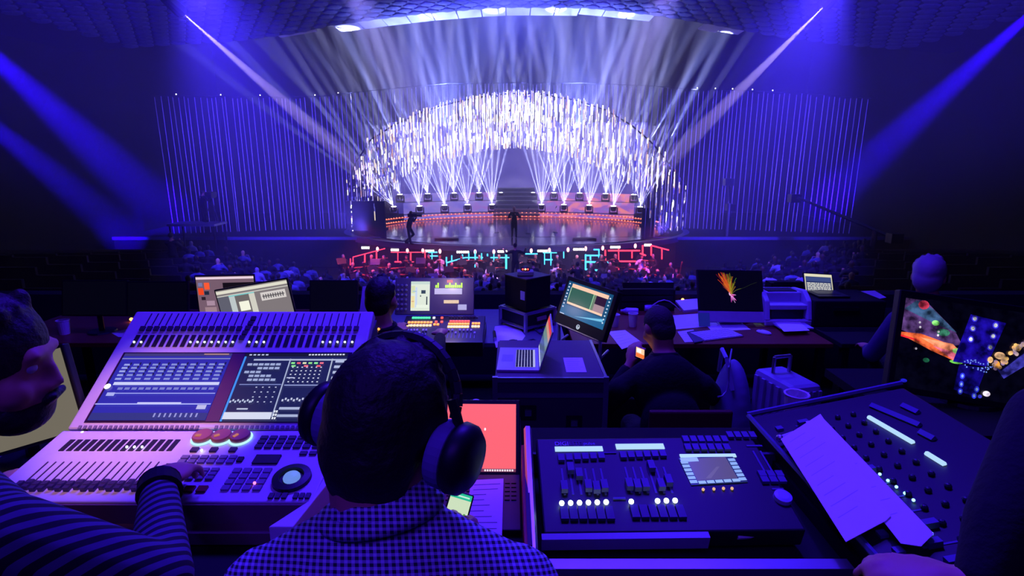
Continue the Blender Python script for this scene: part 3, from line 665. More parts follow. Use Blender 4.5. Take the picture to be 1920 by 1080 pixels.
for row, (Y, dz) in enumerate(((28.5, .48), (27.75, .2), (27.0, -.0))):
    x = -8.6 + row * .45; j = 0; rn = ('back', 'middle', 'front')[row]
    while x < 8.2:
        if abs(x - .15) > 1.0 or row == 0:
            fx = random.uniform(-.22, .22); p = V((x + fx, Y + random.uniform(-.2, .2), PZ + dz)); yaw = pi + random.uniform(-.9, .9) - x * .05
            M = T(*p) @ RZ(yaw); k = random.randrange(4); side = 'left' if x < -3.2 else 'right' if x > 3.6 else 'middle'
            o = inst('person', orch[k], None, M)
            tag(o, '%s musician in %s, %s row of the pit, %s from the left' % (('dark-haired', 'blond', 'brown-haired', 'grey-haired')[k], ('black', 'black', 'a white shirt', 'black')[k], rn, ORDN[j]), 'person', 'orchestra musicians in the pit')
            if dz: tag(MB().b2((p.x - .4, p.y - .6, PZ), (p.x + .4, p.y + .4, PZ + dz)).build('podium', black_matt, None, loc=(p.x, p.y, PZ)), 'black podium under the %s musician from the left, %s row of the pit' % (ORDN[j], rn), 'podium', 'podiums in the pit')
            tag(inst('pit_chair', MATS.setdefault('_chair', MB().box((0, -.02, .43), (.42, .42, .04)).box((0, -.22, .7), (.4, .03, .34)).tube((-.18, -.2, 0), (-.18, -.2, .45), .015).tube((.18, -.2, 0), (.18, -.2, .45), .015).tube((-.18, .17, 0), (-.18, .17, .43), .015).tube((.18, .17, 0), (.18, .17, .43), .015).mesh('pit_chair', black_plastic)), None, M), 'black chair under the %s musician from the left, %s row of the pit' % (ORDN[j], rn), 'chair', 'chairs in the pit')
            if k < 3:
                c_ = row == 2 and n % 3 == 0; v = M @ (T(.02, .34, .62) @ Matrix.Rotation(1.25, 4, 'X') if c_ else T(-.05, .22, 1.04) @ RZ(.5) @ Matrix.Rotation(.1, 4, 'X'))
                tag(inst('cello' if c_ else 'violin', cel if c_ else vio, None, v), 'varnished %s of the %s musician from the left, %s row of the pit' % ('cello' if c_ else 'violin', ORDN[j], rn), 'instrument', 'cellos in the pit' if c_ else 'violins in the pit')
            if n % 2 == 0: tag(inst('music_stand', stand_me, None, M @ T(.35, .62, 0) @ RZ(pi)), 'music stand before the %s musician from the left, %s row of the pit' % (ORDN[j], rn), 'stand', 'music stands in the pit')
            n += 1; j += 1
        x += random.uniform(.9, 1.15)
cpz = V((.15, 26.2, fl(26.2) + .02))
tiny_person('person', 'conductor in black with raised arms before the middle of the pit', stand_J(cpz + V((0, .0, .80)), 0, 1.8, 'conduct'), tux, tux, dark_hair)
tag(MB().box(cpz + V((0, 0, .4)), (1, 1, .8)).build('conductor_podium', black_matt, None, loc=cpz), 'black box podium under the conductor', 'podium')
for px, yy, lab, a in ((1083, 24.6, 'black-clad stagehand standing right of the conductor, seen from behind', 'camera'), (1000, 25.4, 'dark figure standing just right of the conductor', 'down'), (328, 22.5, 'black-clad figure standing among the audience at the far left', 'camera')):
    p = W(px, 500, yy); p.z = flx(p.x, yy); tiny_person('person', lab, stand_J(p, .1, 1.8, a), tux, tux, dark_hair)
aud = [crowd_mesh('lap', tux, dark_hair), crowd_mesh('lap', blue_cl, dark_hair), crowd_mesh('phone', tux, brown_hair, hh=.04), crowd_mesh('clap', blue_cl, blond), crowd_mesh('lap', light_cl, grey_hair, hh=-.03), crowd_mesh('phone', light_cl, dark_hair)]
alab = ['dark-haired audience member in black, seated and seen from behind', 'dark-haired audience member in blue-grey, seated and seen from behind', 'brown-haired audience member in black with hands raised, seen from behind', 'blond audience member in blue-grey with raised hands, seen from behind', 'grey-haired audience member in pale grey, seated and seen from behind', 'dark-haired audience member in pale grey with raised hands, seen from behind']
rows_ = [10.5, 12.1, 13.7, 15.3, 16.9, 18.5, 20.0, 21.4, 22.7, 24.0, 25.2]
seat_m = mat('seat_upholstery', c(40, 26, 50), .9); seats = []; AUD = []
for Y in rows_:
    z = fl(Y); m = MB()
    for x in range(-22, 22):
        q = flx(x + .5, Y); m.b2((x, Y - .30, q + .3), (x + 1, Y + .26, q + .44)).b2((x, Y - .34, q + .3), (x + 1, Y - .26, q + .90))
        if x % 2: m.b2((x + .47, Y - .25, q - .1), (x + .53, Y + .2, q + .31))
    seats.append(tag(m.build('seat_row', seat_m, None, loc=(0, Y, z)), 'long curved row of dark upholstered hall seats under the audience', 'seats', 'rows of hall seats'))
random.seed(31); N = 0; spots = []
for Y in rows_:
    x = -Y * .82
    while x < Y * .85:
        spots.append((x + random.uniform(-.06, .06), Y)); x += .76
random.shuffle(spots)
def hidden(x, Y):
    px = 960 + FPX * x / (Y * .985)
    if Y < 13 and (px < 560 or 1150 < px): return True
    return px < 250 and Y < 20
spots = [s for s in spots if not hidden(*s)]
spots.sort(key=lambda s: 0 if 330 < 960 + FPX * s[0] / s[1] < 1640 else 1)
for x, Y in spots[:296]:
    k = random.choices(range(6), (8, 4, 4, 2, 1.3, 1.3))[0]; o = inst('person', aud[k], None, T(x, Y + .02, flx(x, Y)) @ RZ(random.uniform(-.35, .35)) @ Matrix.Diagonal((1, 1, random.uniform(.94, 1.06), 1)))
    tag(o, alab[k], 'person', 'seated audience members'); N += 1; AUD.append((x, Y, k, o))
# say which seat: row counted from the pit, place counted from the left
ORD = ['first', 'second', 'third', 'fourth', 'fifth', 'sixth', 'seventh', 'eighth', 'ninth', 'tenth', 'eleventh', 'twelfth', 'thirteenth', 'fourteenth', 'fifteenth', 'sixteenth', 'seventeenth', 'eighteenth', 'nineteenth', 'twentieth'] 
TENS = ['', '', 'twenty', 'thirty', 'forty', 'fifty']
def ordinal(n): return ORD[n] if n < 20 else (TENS[(n + 1) // 10] + '-' + ORD[(n + 1) % 10 - 1] if (n + 1) % 10 else {30: 'thirtieth', 40: 'fortieth', 50: 'fiftieth'}[n + 1])
AL = ['dark-haired listener in black', 'dark-haired listener in blue', 'brown-haired listener in black, hands up', 'blond listener in blue, hands up', 'grey-haired listener in grey', 'dark-haired listener in grey, hands up']
for r, Y in enumerate(reversed(rows_)):
    row = sorted([q for q in AUD if abs(q[1] - Y) < .01], key=lambda q: q[0])
    for i, (x, _, k, o) in enumerate(row): o['label'] = '%s, %s row from the pit, %s from left' % (AL[k], ORD[r], ordinal(i))
for r, o in enumerate(reversed(seats)): o['label'] = 'long row of dark hall seats, %s row from the pit' % ORD[r]
# dark platform cameras at both sides of the stage
def crane(label, foot, tip, up):
    t = thing('camera_crane', label, 'camera crane', foot); f = V(foot); tp = V(tip)
    MB().tube(f, f + V((0, 0, up)), .16, .1, 8).build('pedestal', dark_metal, t); MB().tube(f + V((0, 0, up)) - (tp - f - V((0, 0, up))) * .2, tp, .09, .06, 6).build('arm', dark_metal, t)
    MB().box(tp + V((0, 0, -.1)), (.5, .4, .4)).build('camera', black_plastic, t); MB().box(f + V((0, 0, up)) - (tp - f - V((0, 0, up))) * .2, (.5, .4, .4)).build('counterweight', black_plastic, t)
a = W(1640, 440, 24); crane('camera crane with a long arm reaching left across the right side strings', (a.x, 24, flx(a.x, 24)), W(1490, 368, 28), a.z - flx(a.x, 24) + .2)
a = W(1372, 440, 33.2); crane('small dark camera crane in front of the right side strings', (a.x, 33.9, SZ), W(1366, 338, 33.0), 2.0)
p = W(385, 418, 31); t = thing('camera_platform', 'raised camera platform in front of the left side strings', 'platform', (p.x, 31, -4.9))
MB().b2((p.x - 1.8, 30.4, p.z - .12), (p.x + .8, 31.8, p.z)).build('deck', steel, t)
for sx in (-1.7, .7):
    for sy in (30.5, 31.7): MB().tube((p.x + sx, sy, -4.9), (p.x + sx, sy, p.z - .1), .05, .05, 6).build('leg', dark_metal, t)
J = stand_J((p.x - .1, 31.1, p.z), -.6, 1.8, 'camera', .1); tiny_person('person', 'dark camera operator on the raised platform at the left side strings', J, black_matt, black_matt, dark_hair)
q = V((p.x + .25, 31.45, p.z + 1.5)); t = thing('platform_camera', 'dark tripod camera beside the operator on the left platform', 'camera', (q.x, q.y, p.z)); MB().box(q, (.35, .6, .34)).build('body', black_plastic, t)
for dx, dy in ((-.4, -.2), (.4, -.2), (0, .3)): MB().tube(q - V((0, 0, .15)), (q.x + dx, q.y + dy, p.z), .025, .025, 6).build('leg', black_plastic, t)
# ================================================================== THE CONTROL DESKS
def table(label, x0, x1, y0, y1, z, fz, mt=brown_wood, name='desk'):
    t = thing(name, label, 'table', ((x0 + x1) / 2, (y0 + y1) / 2, fz))
    MB().b2((x0, y0, z - .035), (x1, y1, z)).build('tabletop', mt, t, bevel=.004)
    for x in (x0 + .06, x1 - .06):
        for y in (y0 + .06, y1 - .06): MB().b2((x - .025, y - .025, fz), (x + .025, y + .025, z - .035)).build('leg', dark_metal, t)
    return t
T2 = .30; F2 = -.45
DZ = .76
table('dark main desk under the grey lighting console, nearest the camera', -2.3, .03, .98, 1.80, DZ, 0, black_matt)
table('dark desk under the two black consoles at the right, nearest the camera', .04, 1.30, .90, 1.72, DZ, 0, black_matt)
table('brown table in the lower row behind the grey console', -3.9, -1.25, 3.92, 4.85, T2, F2)
table('dark table in the lower row under the colourful mixing console', -1.2, .40, 3.92, 4.85, T2, F2, mat('grey_blue_laminate', c(96, 96, 120), .5))
table('brown table in the lower row under the screen with the colour plume', .45, 2.36, 3.90, 4.90, T2, F2)
table('dark table in the lower row right of the printer', 2.42, 4.3, 3.9, 4.9, T2, F2, black_matt)

# ---- the big grey lighting console
slot_m = mat('dark_slot', c(30, 22, 34), .6); btn_m = mat('grey_button', c(120, 112, 130), .5); btn_d = mat('dark_button', c(62, 50, 70), .5); led_w = glow('white_led', (.7, .8, 1), 9)
HL, HR = V((-1.235, 1.43, .90)), V((-.47, 1.43, .90))
FLc, FRc = V((-1.255, 1.165, .855)), V((-.47, 1.165, .855))
TLc = V((-1.235, 1.79, 1.145))
con = thing('lighting_console', 'large pale grey lighting console with two touch screens and rows of faders', 'console', (-.85, 1.4, DZ))
Ml, wl_, hl = frame3(FLc, FRc, HL + V((-.02, 0, 0))); Mu, wu, hu = frame3(HL, HR, TLc)
MB(Ml).b2((0, 0, -.03), (wl_, hl, 0)).build('lower_panel', grey_shell, con, bevel=.004); con_l = [o for o in con.children][-1]
MB(Mu).b2((-.012, .004, -.035), (wu + .012, hu, 0)).build('upper_panel', grey_shell, con, bevel=.006); con_u = [o for o in con.children if o.name.startswith('upper_panel')][0]
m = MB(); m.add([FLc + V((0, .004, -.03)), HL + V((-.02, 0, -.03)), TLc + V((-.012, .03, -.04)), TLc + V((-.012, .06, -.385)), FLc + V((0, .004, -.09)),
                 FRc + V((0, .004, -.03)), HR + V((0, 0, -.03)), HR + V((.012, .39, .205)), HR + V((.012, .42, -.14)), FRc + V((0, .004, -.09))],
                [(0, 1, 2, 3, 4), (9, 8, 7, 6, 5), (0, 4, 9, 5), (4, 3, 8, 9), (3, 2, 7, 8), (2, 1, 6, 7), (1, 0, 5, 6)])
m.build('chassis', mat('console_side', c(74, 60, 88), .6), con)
# the right-hand cheek runs further forward than the panel
m = MB(); a = HR; m.prism([(a.x + .002, 1.43), (a.x + .045, 1.43), (a.x - .005, 1.06), (a.x - .058, 1.06), (a.x - .0, 1.16)], .80, .866); m.build('side_cheek', grey_shell, con, bevel=.003)
MB().b2((-1.25, 1.125, .77), (-.50, 1.168, .80)).build('wrist_rest', mat('wrist_rest', c(112, 78, 84), .7), con)
MB().b2((-1.25, 1.16, .80), (-.475, 1.172, .85)).build('front_face', mat('front_face', c(118, 84, 92), .7), con)
def pu(u, v, z=0): return Mu @ V((u * wu, v * hu, z))
def pl_(u, v, z=0): return Ml @ V((u * wl_, v * hl, z))
sl = MB().box((0, 0, .0006), (.0135, .046, .003)).mesh('fader_slot', slot_m); th = MB().box((0, 0, .0012), (.0028, .05, .002)).mesh('fader_line', btn_d)
bt = MB().box((0, 0, .003), (.015, .016, .007)).mesh('button', btn_d); cap = MB(); cap.box((0, 0, .006), (.013, .026, .012)).box((0, 0, .0125), (.011, .004, .002)); cap = cap.mesh('fader_cap', mat('fader_cap', c(66, 54, 84), .4))
dot = MB().ball((0, 0, .004), .0032, 6, 4).mesh('led', led_w)
for bank, (u0, u1) in enumerate(((.055, .462), (.53, .955))):
    for i in range(15):
        u = lerp(u0, u1, i / 14)
        inst('fader_slot', sl, con_u, Mu @ T(u * wu, .715 * hu, 0)); inst('button', bt, con_u, Mu @ T((u + .003) * wu, .825 * hu, 0)); inst('fader_line', th, con_u, Mu @ T((u + .005) * wu, .915 * hu, 0))
        if (bank == 0 and (i < 2 or i > 7)) or (bank == 1 and (i < 3 or i > 9)): inst('led', dot, con_u, Mu @ T(u * wu, .70 * hu, 0))
for k in range(5): inst('button', bt, con_u, Mu @ T((.492 + .004 * k) * wu, (.74 + .045 * k) * hu, 0))
for u0, u1 in ((.03, .46), (.53, .96)):
    m = MB(Mu)
    for i in range(24): q = lerp(u0, u1, i / 23); m.box((q * wu, .022 * hu, .001), (.008, .010, .003))
    m.build('soft_key_row', btn_m, con)
# the two touch screens
lil = lambda k=1.0: c(150, 150, 235, k)
def bezel(u0, u1, v0, v1): MB(Mu).b2((u0 * wu, v0 * hu, -.001), (u1 * wu, v1 * hu, .0016)).build('screen_bezel', mat('screen_bezel', c(46, 22, 58), .3), con)
bezel(.035, .965, .055, .612)
random.seed(4)
it = [('r', 0, .955, 1, 1, c(60, 56, 120)), ('r', .0, .905, 1, .925, c(120, 124, 190)), ('r', 0, .0, 1, .10, c(44, 50, 130))]
for r in range(5):
    for q in range(11):
        w0 = .05 + q * .087; y = .80 - r * .058
        it.append(('r', w0, y, w0 + .055, y + .03, c(130, 140, 215) if q > 0 else c(150, 160, 230)))
        if r < 4: it.append(('r', w0 + .05, y + .012, w0 + .066, y + .05, c(18, 22, 80)))
it += [('r', .06, .49, 1, .535, c(205, 210, 250)), ('r', .06, .36, 1, .375, c(150, 156, 235)), ('r', .05, .33, .12, .38, c(170, 176, 240)), ('r', 0, .205, 1, .222, c(170, 176, 250)), ('r', .36, .215, .74, .238, c(205, 208, 255)), ('r', .89, .14, .97, .20, c(190, 190, 235))]
for q in range(14): it.append(('r', .12 + q * .062, .42, .165 + q * .062, .455, c(120, 126, 205)))
for q in range(9): it.append(('r', .55 + q * .045, .03, .565 + q * .045, .085, c(150, 150, 220)))
it.append(('e', .02, .47, .028, .04, c(255, 250, 225, 1.6)))
it.append(('r', .75, .965, .98, .98, c(200, 150, 130)))
Ms = Mu @ T(.045 * wu, .07 * hu, .0016); screen(con, Ms, .435 * wu, .53 * hu, c(40, 40, 172), it)
it = [('r', 0, .95, 1, 1, c(20, 22, 40)), ('r', .1, .885, 1, .91, c(170, 180, 215)), ('r', .0, 0, .02, .95, c(60, 140, 240))]
for q in range(5): it.append(('r', .04 + q * .04, .965, .065 + q * .04, .985, c(190, 200, 235)))
for q in range(12): it.append(('r', .62 + q * .03, .965, .64 + q * .03, .985, c(225, 230, 250)))
for r in range(5):
    for q in range(6):
        if random.random() < .8: it.append(('r', .06 + q * .055, .80 - r * .06, .105 + q * .055, .835 - r * .06, c(160, 172, 215)))
for r in range(5):
    for q in range(7): it.append(('r', .50 + q * .045, .76 - r * .055, .515 + q * .045, .775 - r * .055, c(215, 220, 245)))
for q, cc in enumerate(((150, 255, 150), (255, 100, 120), (235, 240, 190), (160, 240, 140), (150, 255, 160), (255, 120, 140))): it.append(('r', .48 + q * .055, .82, .515 + q * .055, .845, c(*cc)))
for q, cc in enumerate(((140, 230, 140), (255, 110, 130), (255, 90, 110))): it.append(('r', .49 + q * .12, .775, .53 + q * .12, .8, c(*cc)))
it += [('r', .455, .05, .467, .9, c(170, 180, 215)), ('r', .86, .5, .872, .9, c(180, 190, 215)), ('r', .06, .50, .45, .515, c(120, 130, 190)), ('r', .48, .49, .87, .505, c(150, 160, 215)), ('r', .48, .60, .55, .615, c(190, 196, 235)),
       ('r', .02, .02, .45, .115, c(215, 220, 240)), ('r', .12, .15, .22, .17, c(190, 196, 225)), ('r', .50, .15, 1, .185, c(170, 180, 215)), ('r', .50, .05, 1, .085, c(170, 180, 215))]
for r in range(4):
    it.append(('r', .90, .84 - r * .085, .985, .88 - r * .085, c(180, 190, 225)))
    for q in range(4): it.append(('r', .22 + q * .06, .25 + r * .07, .235 + q * .06, .265 + r * .07, c(185, 190, 225)))
for q in range(10): it.append(('r', .03 + q * .022, .245 + .02 * (q % 2), .045 + q * .022, .275 + .02 * (q % 2), c(190, 200, 230)))
for q in range(9): it.append(('r', .50 + q * .026, .265 + .02 * (q % 2), .516 + q * .026, .295 + .02 * (q % 2), c(200, 206, 235))); it.append(('r', .72 + q * .026, .33 + .02 * (q % 2), .736 + q * .026, .36 + .02 * (q % 2), c(220, 225, 245)))
for r in range(3):
    for q in range(2): it.append(('r', .462 + q * .02, .02 + r * .045, .476 + q * .02, .05 + r * .045, c(235, 240, 250)))
Ms = Mu @ T(.535 * wu, .06 * hu, .0016); screen(con, Ms, .415 * wu, .54 * hu, c(30, 34, 84), it)
MB(Mu).b2((.482 * wu, .06 * hu, .0012), (.532 * wu, .60 * hu, .003)).build('screen_divider', mat('divider', c(74, 22, 84), .4), con)
# lower panel: slots, long faders, encoder wheels, keypads, track ball
for i in range(15):
    u = lerp(.075, .44, i / 14); inst('fader_slot', sl, con_l, Ml @ T(u * wl_, .76 * hl, 0))
    inst('fader_line', th, con_l, Ml @ T(u * wl_, .42 * hl, 0)); inst('fader_line', th, con_l, Ml @ T(u * wl_, .30 * hl, 0)); inst('fader_cap', cap, con_l, Ml @ T(u * wl_, (.17 + .02 * (i % 3 == 1)) * hl, 0))
    if i in (8, 9, 10): inst('led', dot, con_l, Ml @ T((u + .006) * wl_, .72 * hl, 0))
enc = MB(); enc.lathe([(.026, 0), (.027, .012), (.024, .017), (.008, .017)], n=24); ring_g = glow('encoder_ring', (.35, .75, 1), 1.6); disc_o = mat('encoder_disc', c(190, 120, 110), .35, .3)
for k, u in enumerate((.525, .59, .655)):
    M = Ml @ T(u * wl_, .86 * hl, 0); e = inst('encoder_wheel', enc.mesh('encoder_wheel', disc_o), con, M)
    MB(M).ring((0, 0, .004), .0285, .0028, 28, 6).build('ring_light', ring_g, con); MB(M).box((-.008, -.006, .018), (.014, .008, .002), Matrix.Rotation(.5 * k, 3, 'Z')).build('finger_mark', glow('wheel_mark', (1, .35, .12), .5), con)
    MB(M).b2((-.008, -.056, 0), (.010, -.040, .006)).build('wheel_button', btn_d, con)
M = Ml @ T(.905 * wl_, .28 * hl, 0); MB(M).lathe([(.047, 0), (.046, .010), (.030, .012), (.028, .004)], n=32).build('jog_ring', black_plastic, con); MB(M).ball((0, 0, .006), (.021, .021, .013), 18, 9).build('track_ball', glow('track_ball', (.18, .34, 1), .75), con)
def pads(u0, u1, v0, v1, nx, ny, mt=btn_m, h=.006, g=.25):
    dx = (u1 - u0) / nx; dy = (v1 - v0) / ny; me = MB().box((0, 0, h / 2), (dx * wl_ * (1 - g), dy * hl * (1 - g), h)).mesh('button', mt)
    for i in range(nx):
        for j in range(ny): inst('button', me, con_l, Ml @ T((u0 + dx * (i + .5)) * wl_, (v0 + dy * (j + .5)) * hl, 0))
pads(.72, .98, .70, .90, 8, 3, btn_d); pads(.50, .69, .48, .60, 6, 2); pads(.69, .715, .50, .58, 1, 1, slot_m); pads(.735, .845, .46, .62, 1, 1, slot_m); pads(.47, .66, .26, .42, 6, 3); pads(.70, .83, .12, .42, 4, 4); pads(.47, .665, .10, .19, 5, 1, mat('rust_button', c(130, 44, 40), .4))
pads(.86, .92, .02, .10, 3, 1, btn_d); pads(.935, .99, .02, .10, 3, 1, btn_d); pads(.885, .98, .60, .66, 3, 1, btn_d); pads(.47, .5, .42, .48, 1, 1, slot_m)
for u, v in ((.555, .66), (.44, .20)): inst('led', dot, con_l, Ml @ T(u * wl_, v * hl, .002))
inst('led', MB().ball((0, 0, .004), .004, 6, 4).mesh('led', glow('pink_led', (1, .2, .5), 2)), con_l, Ml @ T(.80 * wl_, .2 * hl, .004))

# ---- papers, laptops and monitors: generic builders
def sheet(label, pts, z, mt=white_paper, lines=0, th=.0012, name='paper', group=None, lift=0):
    P = [G(px, py, z) for px, py in pts]; ctr = sum(P, V()) / len(P); t = thing(name, label, 'paper', ctr, group=group)
    m = MB(); n = len(P); up = V((0, 0, th)); m.add([p + up for p in P] + P, [tuple(range(n)), tuple(range(2 * n - 1, n - 1, -1))] + [(i, n + i, n + (i + 1) % n, (i + 1) % n) for i in range(n)])
    m.build('sheet', mt, t)
    if lines and n >= 4:
        random.seed(len(label) * 7 + lines); m = MB()
        for k in range(lines):
            v = (k + 1) / (lines + 1.5); a = lerp(lerp(P[0], P[3], v), lerp(P[1], P[2], v), .1); b = lerp(lerp(P[0], P[3], v), lerp(P[1], P[2], v), random.uniform(.45, .92)); d = (P[3] - P[0]).normalized() * .0022
            q = V((0, 0, th + .0004)); m.quad(a + q, b + q, b + d + q, a + d + q)
        m.build('print_lines', ink, t)
    return t
def monitor(label, M, w, h, bez, items, bg, base=None, depth=.025, shell=black_plastic, name='monitor', chin=0, cat='screen', mt=None):
    o = M.translation if base is None else V(base); t = thing(name, label, cat, o)
    MB(M).b2((-bez, -bez - chin, -depth), (w + bez, h + bez, 0)).build('housing', shell, t, bevel=.004)
    screen(t, M, w, h, bg, items, mt=mt)
    if base is not None:
        ctr = M @ V((w / 2, h * .25, -depth - .012)); b = V(base)
        MB().tube(ctr, (ctr.x, ctr.y, b.z + .01), .018, .02, 8).build('stand_neck', shell, t); MB().tube(ctr, M @ V((w / 2, h * .25, -depth * .5)), .02, .02, 8).build('hinge', shell, t)
        MB().lathe([(.10, 0), (.095, .012), (.03, .016)], (ctr.x, ctr.y, b.z + .001), 20).build('stand_foot', shell, t)
    return t
def cup(label, p, mt, h=.10, r=.038, group=None):
    t = thing('cup', label, 'cup', p, group=group); MB(T(*p)).lathe([(r * .75, 0), (r, h), (r * .9, h), (r * .68, .008), (.001, .008)], n=18).build('cup_body', mt, t); MB(T(*p)).ring((0, 0, h), r, .003, 18, 5).build('rim', mt, t); return t
def lamp_dot(label, p, g, r=.012, name='indicator_lamp'):
    t = thing(name, label, 'lamp', V(p) - V((0, 0, r))); MB().ball(p, r, 10, 6).build('lens', g, t); MB().b2(V(p) + V((-r, .004, -r)), V(p) + V((r, .03, r))).build('housing', black_plastic, t); return t
# ---- two tilted monitors behind the grey console
a, b, e = D(369, 600, 3.55), D(482, 588, 3.6), D(366, 520, 3.55)
M, w, h = frame3(D(376, 594, 4.35), D(482, 590, 4.45), D(366, 519, 4.25))
monitor('left of two tilted monitors behind the grey console, orange icons on grey', M, w, h, .008, [('r', 0, .93, 1, .985, c(235, 210, 225)), ('r', .02, .55, .11, .72, c(240, 70, 30)), ('r', .13, .68, .22, .85, c(255, 90, 50)), ('r', .03, .76, .10, .85, c(120, 120, 170)), ('r', .12, .55, .2, .64, c(30, 40, 60)), ('r', .06, .42, .13, .5, c(40, 30, 40)), ('r', .14, .28, .28, .40, c(170, 140, 160)), ('r', .1, .10, .3, .24, c(160, 130, 140)), ('r', .45, .70, 1, .84, c(20, 14, 20)), ('r', .05, 0, 1, .05, c(240, 180, 200))], c(118, 92, 108), base=(M.translation.x + .1, M.translation.y + .1, T2))
M, w, h = frame3(D(418, 600, 3.4), D(555, 580, 3.4), D(403, 547, 3.4)); M, w, h = frame3(D(421, 608, 4.2), D(552, 586, 4.2), D(404, 546, 4.15))
monitor('right of two tilted monitors behind the grey console, drawing program open', M, w, h, .010, [('r', 0, .88, 1, .97, c(225, 222, 205)), ('r', 0, .80, 1, .83, c(200, 198, 190)), ('r', .0, .0, .16, .8, c(96, 96, 110)), ('r', .16, .1, .24, .78, c(190, 200, 200)), ('r', .24, .1, .44, .8, c(110, 104, 104)), ('r', .28, .30, .42, .58, c(245, 245, 225)), ('r', .44, .1, .52, .78, c(210, 208, 196)), ('r', .60, .50, .95, .74, c(215, 208, 205)), ('r', .62, .60, .93, .64, c(120, 116, 116)), ('r', .16, .77, .52, .80, c(120, 205, 205))] + [('r', .63 + k * .034, .55, .645 + k * .034, .68, c(90, 86, 90)) for k in range(9)], c(128, 120, 122), base=(M.translation.x + .1, M.translation.y + .1, T2))
# ---- dark boxes and screens along the parapet
for x0, x1, y0, y1, l in ((118, 236, 528, 590, 'dark switched-off monitor on the far left of the lower row'), (240, 350, 530, 590, 'dark switched-off monitor left of the two lit tilted monitors'), (583, 668, 528, 583, 'dark switched-off monitor behind the right corner of the grey console')):
    M, w, h = frame3(D(x0, y1, 4.3), D(x1, y1, 4.3), D(x0, y0, 4.3))
    monitor(l, M, w, h, .012, [], c(3, 3, 8), base=(M.translation.x + w / 2, M.translation.y + .06, T2))
sheet('long white sheet lying under the dark monitor behind the grey console', [(600, 583), (668, 574), (668, 585), (600, 590)], T2 + .01)
p = G(690, 592, T2 + .0); t = thing('paper_cone', 'tall white folded card standing beside the dark-haired man at the mixing console', 'card', p)
m = MB(T(*p)); m.add([(-.07, -.03, 0), (.10, -.03, 0), (.10, .05, 0), (-.07, .05, 0), (-.03, 0, .26), (.0, .01, .26)], [(0, 1, 5, 4), (1, 2, 5), (2, 3, 4, 5), (3, 0, 4), (0, 3, 2, 1)]); m.build('card', white_paper, t)
cup('white paper cup on the brown table at the far left', G(122, 626, T2), white_plastic, .11, .045)
sheet('white sheet on the brown table by the left edge of the grey console', [(208, 624), (262, 612), (262, 632), (222, 632)], T2)
lamp_dot('small orange lamp on the dark table left of the grey console', G(247, 603, T2) + V((0, 0, .02)), glow('orange_led', (1, .30, .04), 9), .014)

# ---- colourful mixing console on the lower row
mx = thing('mixing_console', 'black mixing console with lit screen and rows of coloured buttons on the lower row', 'console', G(830, 640, T2))
HLx, HRx, FLx, TLx = D(742, 597, 3.95), D(908, 594, 3.95), D(745, 640, 3.95), D(741, 540, 4.0)
z0 = T2 + .10; A = G(742, 642, z0); B = G(905, 642, z0); HB = G(740, 592, z0 + .07)
Mx, wx, hx = frame3(A, B, HB); Mk, wk, hk = frame3(HB + V((0, 0, .01)), HB + V((wx, 0, .01)), HB + V((0, .10, .27)))
MB(Mx).b2((0, 0, -.05), (wx, hx, 0)).build('lower_panel', mat('mixer_shell', c(34, 33, 42), .45), mx, bevel=.004); mx_l = mx.children[0]; MB(Mk).b2((0, 0, -.05), (wk, hk, 0)).build('meter_bridge', mat('mixer_bridge', c(88, 82, 104), .4), mx, bevel=.004)
MB().b2((A.x, A.y - .012, T2 + .002), (B.x, HB.y + .14, T2 + .075)).build('chassis', black_plastic, mx); MB(Mx).b2((0, -.012, -.06), (wx, .012, .006)).build('arm_rest', dark_metal, mx)
itm = [('r', 0, .9, 1, 1, c(200, 220, 205)), ('r', .02, .6, .22, .85, c(215, 225, 170)), ('r', .02, .1, .2, .5, c(240, 225, 160)), ('r', .24, .12, .34, .8, c(200, 215, 240)), ('r', .55, .58, .78, .7, c(50, 70, 70)), ('r', .82, .2, .88, .48, c(30, 50, 40)), ('r', .3, .1, .95, .2, c(235, 245, 225)), ('e', .52, .5, .03, .03, c(60, 80, 70)), ('r', .1, .64, .3, .68, c(170, 200, 215)), ('r', .04, .3, .18, .33, c(220, 170, 120))]
screen(mx, Mk @ T(.20 * wk, .10 * hk, .001), .24 * wk, .80 * hk, c(225, 235, 215), itm)
screen(mx, Mk @ T(.50 * wk, .55 * hk, .001), .35 * wk, .16 * hk, c(200, 190, 235), [], name='channel_strip_display')
screen(mx, Mk @ T(.62 * wk, .30 * hk, .001), .19 * wk, .09 * hk, c(235, 205, 170), [], name='label_strip')
screen(mx, Mk @ T(.80 * wk, .12 * hk, .001), .11 * wk, .15 * hk, c(180, 175, 225), [], name='small_display')
gl_g = glow('meter_green', (.45, 1, .05), 1.6); gl_r = glow('meter_red', (1, .12, .1), 1.4)
for k in range(14):
    if k in (2, 3, 4): continue
    MB(Mk).b2(((.51 + k * .025) * wk, .73 * hk, 0), ((.528 + k * .025) * wk, (.80 + .06 * (k % 3 == 1)) * hk, .002)).build('meter', gl_g, mx)
    if k in (6, 7, 8): MB(Mk).b2(((.51 + k * .025) * wk, .87 * hk, 0), ((.526 + k * .025) * wk, .94 * hk, .002)).build('meter', gl_r, mx)
kb = MB(); kb.lathe([(.010, 0), (.009, .014), (.004, .016)], n=10); kb = kb.mesh('knob', mat('knob_grey', c(120, 120, 150), .4))
for i in range(3):
    for j in range(6): inst('knob', kb, mx, Mk @ T((.035 + .052 * i) * wk, (.14 + .13 * j) * hk, 0))
gm = {n: glow('key_' + n, col, k) for n, col, k in (('orange', (1, .28, .05), 2.2), ('amber', (1, .62, .28), 2.2), ('green', (.06, .75, .35), 1.6), ('white', (.85, .85, 1), 1.5), ('red', (1, .08, .05), 2.0))}
